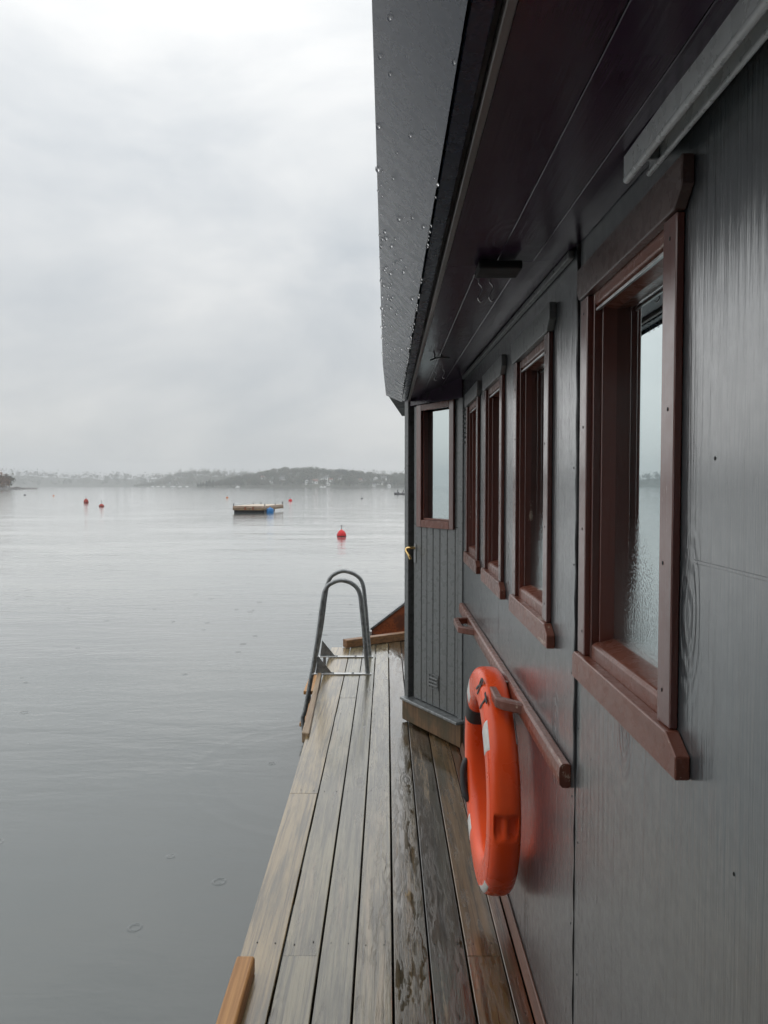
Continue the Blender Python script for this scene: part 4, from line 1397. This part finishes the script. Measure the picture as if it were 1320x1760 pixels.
# skyline and shore trees that stand out one by one
def tree_proto(kind, seed, mat, n=220):
    V, T = crown_tris(n, 1.0, {'conifer': 0.22, 'pine': 0.25, 'round': 0.38}[kind], kind, seed)
    me = tri_mesh('crown', V, T, MAT[mat])
    tv, tf = [], []
    segs = [(0, .035), (.3, .028), (.6, .018), (.85, .006)]
    for z, r in segs:
        for k in range(6): tv.append((r * math.cos(k * 1.047), r * math.sin(k * 1.047), z - 0.03))
    for i in range(3):
        for k in range(6): tf.append((i * 6 + k, i * 6 + (k + 1) % 6, (i + 1) * 6 + (k + 1) % 6, (i + 1) * 6 + k))
    for q in range(5):                                           # limbs
        a = q * 2.3 + seed; z = 0.4 + 0.08 * q; i0 = len(tv)
        e = (0.18 * math.cos(a), 0.18 * math.sin(a), z + 0.12)
        for (c_, r) in (((0, 0, z), .012), (e, .004)):
            for k in range(3): tv.append((c_[0] + r * math.cos(k * 2.1), c_[1] + r * math.sin(k * 2.1), c_[2]))
        for k in range(3): tf.append((i0 + k, i0 + (k + 1) % 3, i0 + 3 + (k + 1) % 3, i0 + 3 + k))
    tm = bpy.data.meshes.new('trunk'); tm.from_pydata(tv, [], tf); tm.materials.append(MAT['bark'])
    return me, tm


PROTO = {k: tree_proto(*v) for k, v in {'pine1': ('pine', 71, 'leaf_dark'), 'pine2': ('pine', 72, 'leaf_dark'), 'con1': ('conifer', 73, 'leaf_dark'), 'round1': ('round', 74, 'leaf'),
                                         'round2': ('round', 75, 'leaf'), 'aut1': ('round', 76, 'leaf_autumn'), 'aut2': ('round', 77, 'leaf_autumn')}.items()}


def tree(name, loc, h, pk, label, group, wid=1.0):
    e = empty(name, loc, rng.uniform(0, 6.28))
    tag(e, label, 'tree', group)
    for nm, me in zip(('crown', 'trunk'), PROTO[pk]):
        o = bpy.data.objects.new(nm, me); col.objects.link(o); o.parent = e
        o.scale = (h * wid, h * wid, h)
    return e


for i, (px, py, pk) in enumerate(((563, 812, 'pine1'), (568, 810, 'pine2'), (577, 808, 'con1'), (583, 807, 'pine1'), (589, 808, 'pine2'), (594, 808, 'pine1'), (602, 809, 'con1'), (607, 808.5, 'pine2'), (612, 810, 'pine1'), (617, 812, 'pine2'), (621, 815, 'con1'))):
    t = 0.55
    x, y, z = HILLR.pt(px, t)
    top = CAMZ + (835 - (py - 1)) / FPX * y
    tree('pine_tree', (x, y, z - 0.4), max(6, top - z), pk, 'tall dark pine of the hilltop grove above the houses, %s from the left' % ordw[i], 'pines of the hilltop grove', 1.0)
for i, (px, py, pk) in enumerate(((340, 833, 'con1'), (345, 831, 'con1'), (349, 831.5, 'pine1'), (355, 829, 'con1'), (360, 829, 'round1'), (366, 828, 'con1'))):
    x, y, z = HILLR.pt(px, 0.06)
    top = CAMZ + (835 - (py - 3)) / FPX * y
    tree('spruce_tree', (x, y, z - 0.4), max(4, top - z), pk, 'dark little tree at the low tip of the wooded hill, %s from the left' % ordw[i], 'trees on the low tip of the wooded hill', 1.1)

# houses on the far shore
MAT['white'] = simple('white_house_paint', (0.78, 0.78, 0.76), 0.6, var=0.04)
MAT['roofgrey'] = simple('grey_tiles', (0.12, 0.12, 0.125), 0.7)
MAT['roofred'] = simple('red_brown_tiles', (0.20, 0.09, 0.06), 0.7)
MAT['wglass'] = simple('dark_window_glass', (0.03, 0.035, 0.04), 0.1)


def house(loc, w, rz, label, k, hh=1.0):
    e = empty('house', loc, rz)
    tag(e, label, 'house', 'white houses on the far shore')
    d, hgt, rid = w * 0.8, (3.2 if k % 3 else 5.2) * hh, w * 0.33
    def loc_mesh(nm, v, f, m):
        me = bpy.data.meshes.new(nm); me.from_pydata(v, [], f); me.materials.append(MAT[m])
        o = bpy.data.objects.new(nm, me); col.objects.link(o); o.parent = e
        return o
    a, b = w / 2, d / 2
    v = [(-a, -b, -2), (a, -b, -2), (a, b, -2), (-a, b, -2), (-a, -b, hgt), (a, -b, hgt), (a, b, hgt), (-a, b, hgt), (0, -b, hgt + rid), (0, b, hgt + rid)]
    if k % 2:       # gable to the water
        f = [(0, 1, 5, 8, 4), (2, 3, 7, 9, 6), (1, 2, 6, 5), (3, 0, 4, 7)]
        q = 0.35
        rv = [(-a - q, -b - q, hgt - q * .66), (0, -b - q, hgt + rid), (a + q, -b - q, hgt - q * .66), (-a - q, b + q, hgt - q * .66), (0, b + q, hgt + rid), (a + q, b + q, hgt - q * .66)]
    else:
        v[8], v[9] = (-a, 0, hgt + rid), (a, 0, hgt + rid)
        f = [(0, 1, 5, 4), (2, 3, 7, 6), (1, 2, 6, 9, 5), (3, 0, 4, 8, 7)]
        q = 0.35
        rv = [(-a - q, -b - q, hgt - q * .66), (-a - q, 0, hgt + rid), (-a - q, b + q, hgt - q * .66), (a + q, -b - q, hgt - q * .66), (a + q, 0, hgt + rid), (a + q, b + q, hgt - q * .66)]
    loc_mesh('wall', v, f, 'white')
    rv2 = [(x, y, z + 0.05) for x, y, z in rv] + [(x, y, z + 0.3) for x, y, z in rv]
    rf = [(0, 3, 4, 1), (1, 4, 5, 2), (6, 7, 10, 9), (7, 8, 11, 10), (0, 1, 7, 6), (1, 2, 8, 7), (3, 9, 10, 4), (4, 10, 11, 5), (0, 6, 9, 3), (2, 5, 11, 8)]
    loc_mesh('roof', rv2, rf, 'roofgrey' if k % 4 else 'roofred')
    nw = max(2, int(w / 2.4))
    for fl in range(1 if hgt < 4 else 2):
        for i in range(nw):
            x = -a + w * (i + 0.5) / nw
            z = 0.9 + fl * 2.4
            loc_mesh('window', [(x - .5, -b - .04, z), (x + .5, -b - .04, z), (x + .5, -b - .04, z + 1.3), (x - .5, -b - .04, z + 1.3),
                                (x - .5, -b + .04, z), (x + .5, -b + .04, z), (x + .5, -b + .04, z + 1.3), (x - .5, -b + .04, z + 1.3)],
                     [(0, 1, 2, 3), (0, 4, 5, 1), (1, 5, 6, 2), (2, 6, 7, 3), (3, 7, 4, 0)], 'wglass')


for i, ((px, t, w), (hx_, py, _)) in enumerate(sorted(zip(hs, houses_px))):
    x, y, z = HILLR.pt(px, t)
    house((x, y, z), max(4.0, w / FPX * y * 0.95), rng.uniform(-0.5, 0.5), 'white gabled house on the wooded hill, %s from the left' % ordw[i], i)
for i, (px, py, w) in enumerate(((255, 829, 7), (290, 832, 6), (305, 833, 5))):
    h_ = MID if px > 262 else FAR
    x, y, z = h_.pt(px, h_.find_t(px, py))
    house((x, y, z), w / FPX * y, 0.2 * i, 'faint white house in the mist by the harbour, %s from the left' % ordw[i], i + 1)
# pale boathouses and moored boats along the harbour shore
for i, (px, w) in enumerate(((262, 5), (271, 7), (281, 5), (297, 8), (309, 6), (321, 5), (408, 6), (552, 5), (558, 4))):
    D_ = 1285 if px < 330 else 905
    x, y = (px - 664) / FPX * D_, D_
    wm = w / FPX * D_
    e = empty('moored_boat', (x, y, WZ)); tag(e, 'pale boat moored along the misty shore, %s from the left' % ordw[i], 'boat', 'pale boats moored along the far shore')
    hm = 1.0
    v = [(x - wm / 2, y - 1, WZ - .3), (x + wm / 2, y - 1, WZ - .3), (x + wm / 2, y + 1, WZ - .3), (x - wm / 2, y + 1, WZ - .3),
         (x - wm / 2 - .2, y - 1.2, WZ + hm), (x + wm / 2 + .8, y - .3, WZ + hm * 1.25), (x + wm / 2 + .8, y + .3, WZ + hm * 1.25), (x - wm / 2 - .2, y + 1.2, WZ + hm)]
    mesh('hull', v, [(0, 1, 5, 4), (1, 2, 6, 5), (2, 3, 7, 6), (3, 0, 4, 7), (4, 5, 6, 7), (0, 3, 2, 1)], MAT['white'], e)
    hexa('wheelhouse', [(x + sx * wm * .2, y + sy * .8, WZ + hm * 1.05 + sz * 1.0) for sx in (-1, 1) for sy in (-1, 1) for sz in (0, 1)], MAT['white'], e, 0.05)

# ------------------------------------------------------------------ islet at the picture edge
ISL = Hill('islet', 'low rocky islet with autumn trees', [(-260, 836), (-180, 829), (-60, 829), (0, 831), (14, 833), (22, 835), (40, 835.6), (62, 836.8), (66, 838)], 430, 40, 1.2, 'rock', 0.25, 3)
for i, (px, py, pk, h, t) in enumerate(((2, 818, 'aut1', 6.0, .4), (-4, 817, 'aut2', 6.5, .3), (10, 821, 'aut1', 5.0, .3), (15.5, 819, 'round1', 5.6, .4), (6, 827, 'aut2', 3.4, .1), (-14, 815, 'round2', 7, .4), (-26, 816, 'aut2', 7, .5))):
    x, y, z = ISL.pt(px, t)
    top = CAMZ + (835 - py) / FPX * y
    lab = {0: 'russet autumn tree on the islet at the picture edge', 2: 'small russet tree beside the green one on the islet', 3: 'green tree standing at the end of the islet trees', 4: 'low russet bush at the front of the islet trees', 1: 'taller russet tree just behind the first one on the islet', 5: 'green tree at the very edge of the picture on the islet', 6: 'tall russet tree at the outer end of the islet trees'}[i]
    tree('islet_tree', (x, y, z - 0.3), max(1.8, top - z), pk, lab, 'trees on the islet', 1.1)
for i, (px, s) in enumerate(((20, 1.6), (27, 2.2), (33, 1.4), (48, 1.3), (40, 1.0), (57, 0.9))):
    bm = bmesh.new(); bmesh.ops.create_icosphere(bm, subdivisions=2, radius=1)
    for v_ in bm.verts: v_.co *= 1 + 0.25 * math.sin(v_.co.x * 5 + i) * math.cos(v_.co.y * 4 + v_.co.z * 3)
    o = bm_mesh('shore_rock', bm, MAT['rock'], None)
    o.location = ((px - 664) / FPX * 428, 428, WZ + 0.15); o.scale = (s * 1.3, s, s * 0.62)
    tag(o, 'grey boulder on the islet shore, %s from the left' % ordw[i], 'rock', 'boulders on the islet shore')

# ------------------------------------------------------------------ rain haze
hz = N('haze_air')
hz.t.nodes.remove(hz.b)
pv = hz.n('ShaderNodeVolumePrincipled')
pv.inputs['Color'].default_value = (0.93, 0.95, 0.97, 1)
pv.inputs['Density'].default_value = 0.00045
pv.inputs['Anisotropy'].default_value = 0.0
hz.l(pv.outputs[0], hz.out.inputs['Volume'])
o = box('haze', (-2950, -1450, WZ - 1.2), (2450, 2300, 70), hz.m, None, 0)
tag(o, 'thin rain haze over the water', 'haze', kind='stuff')
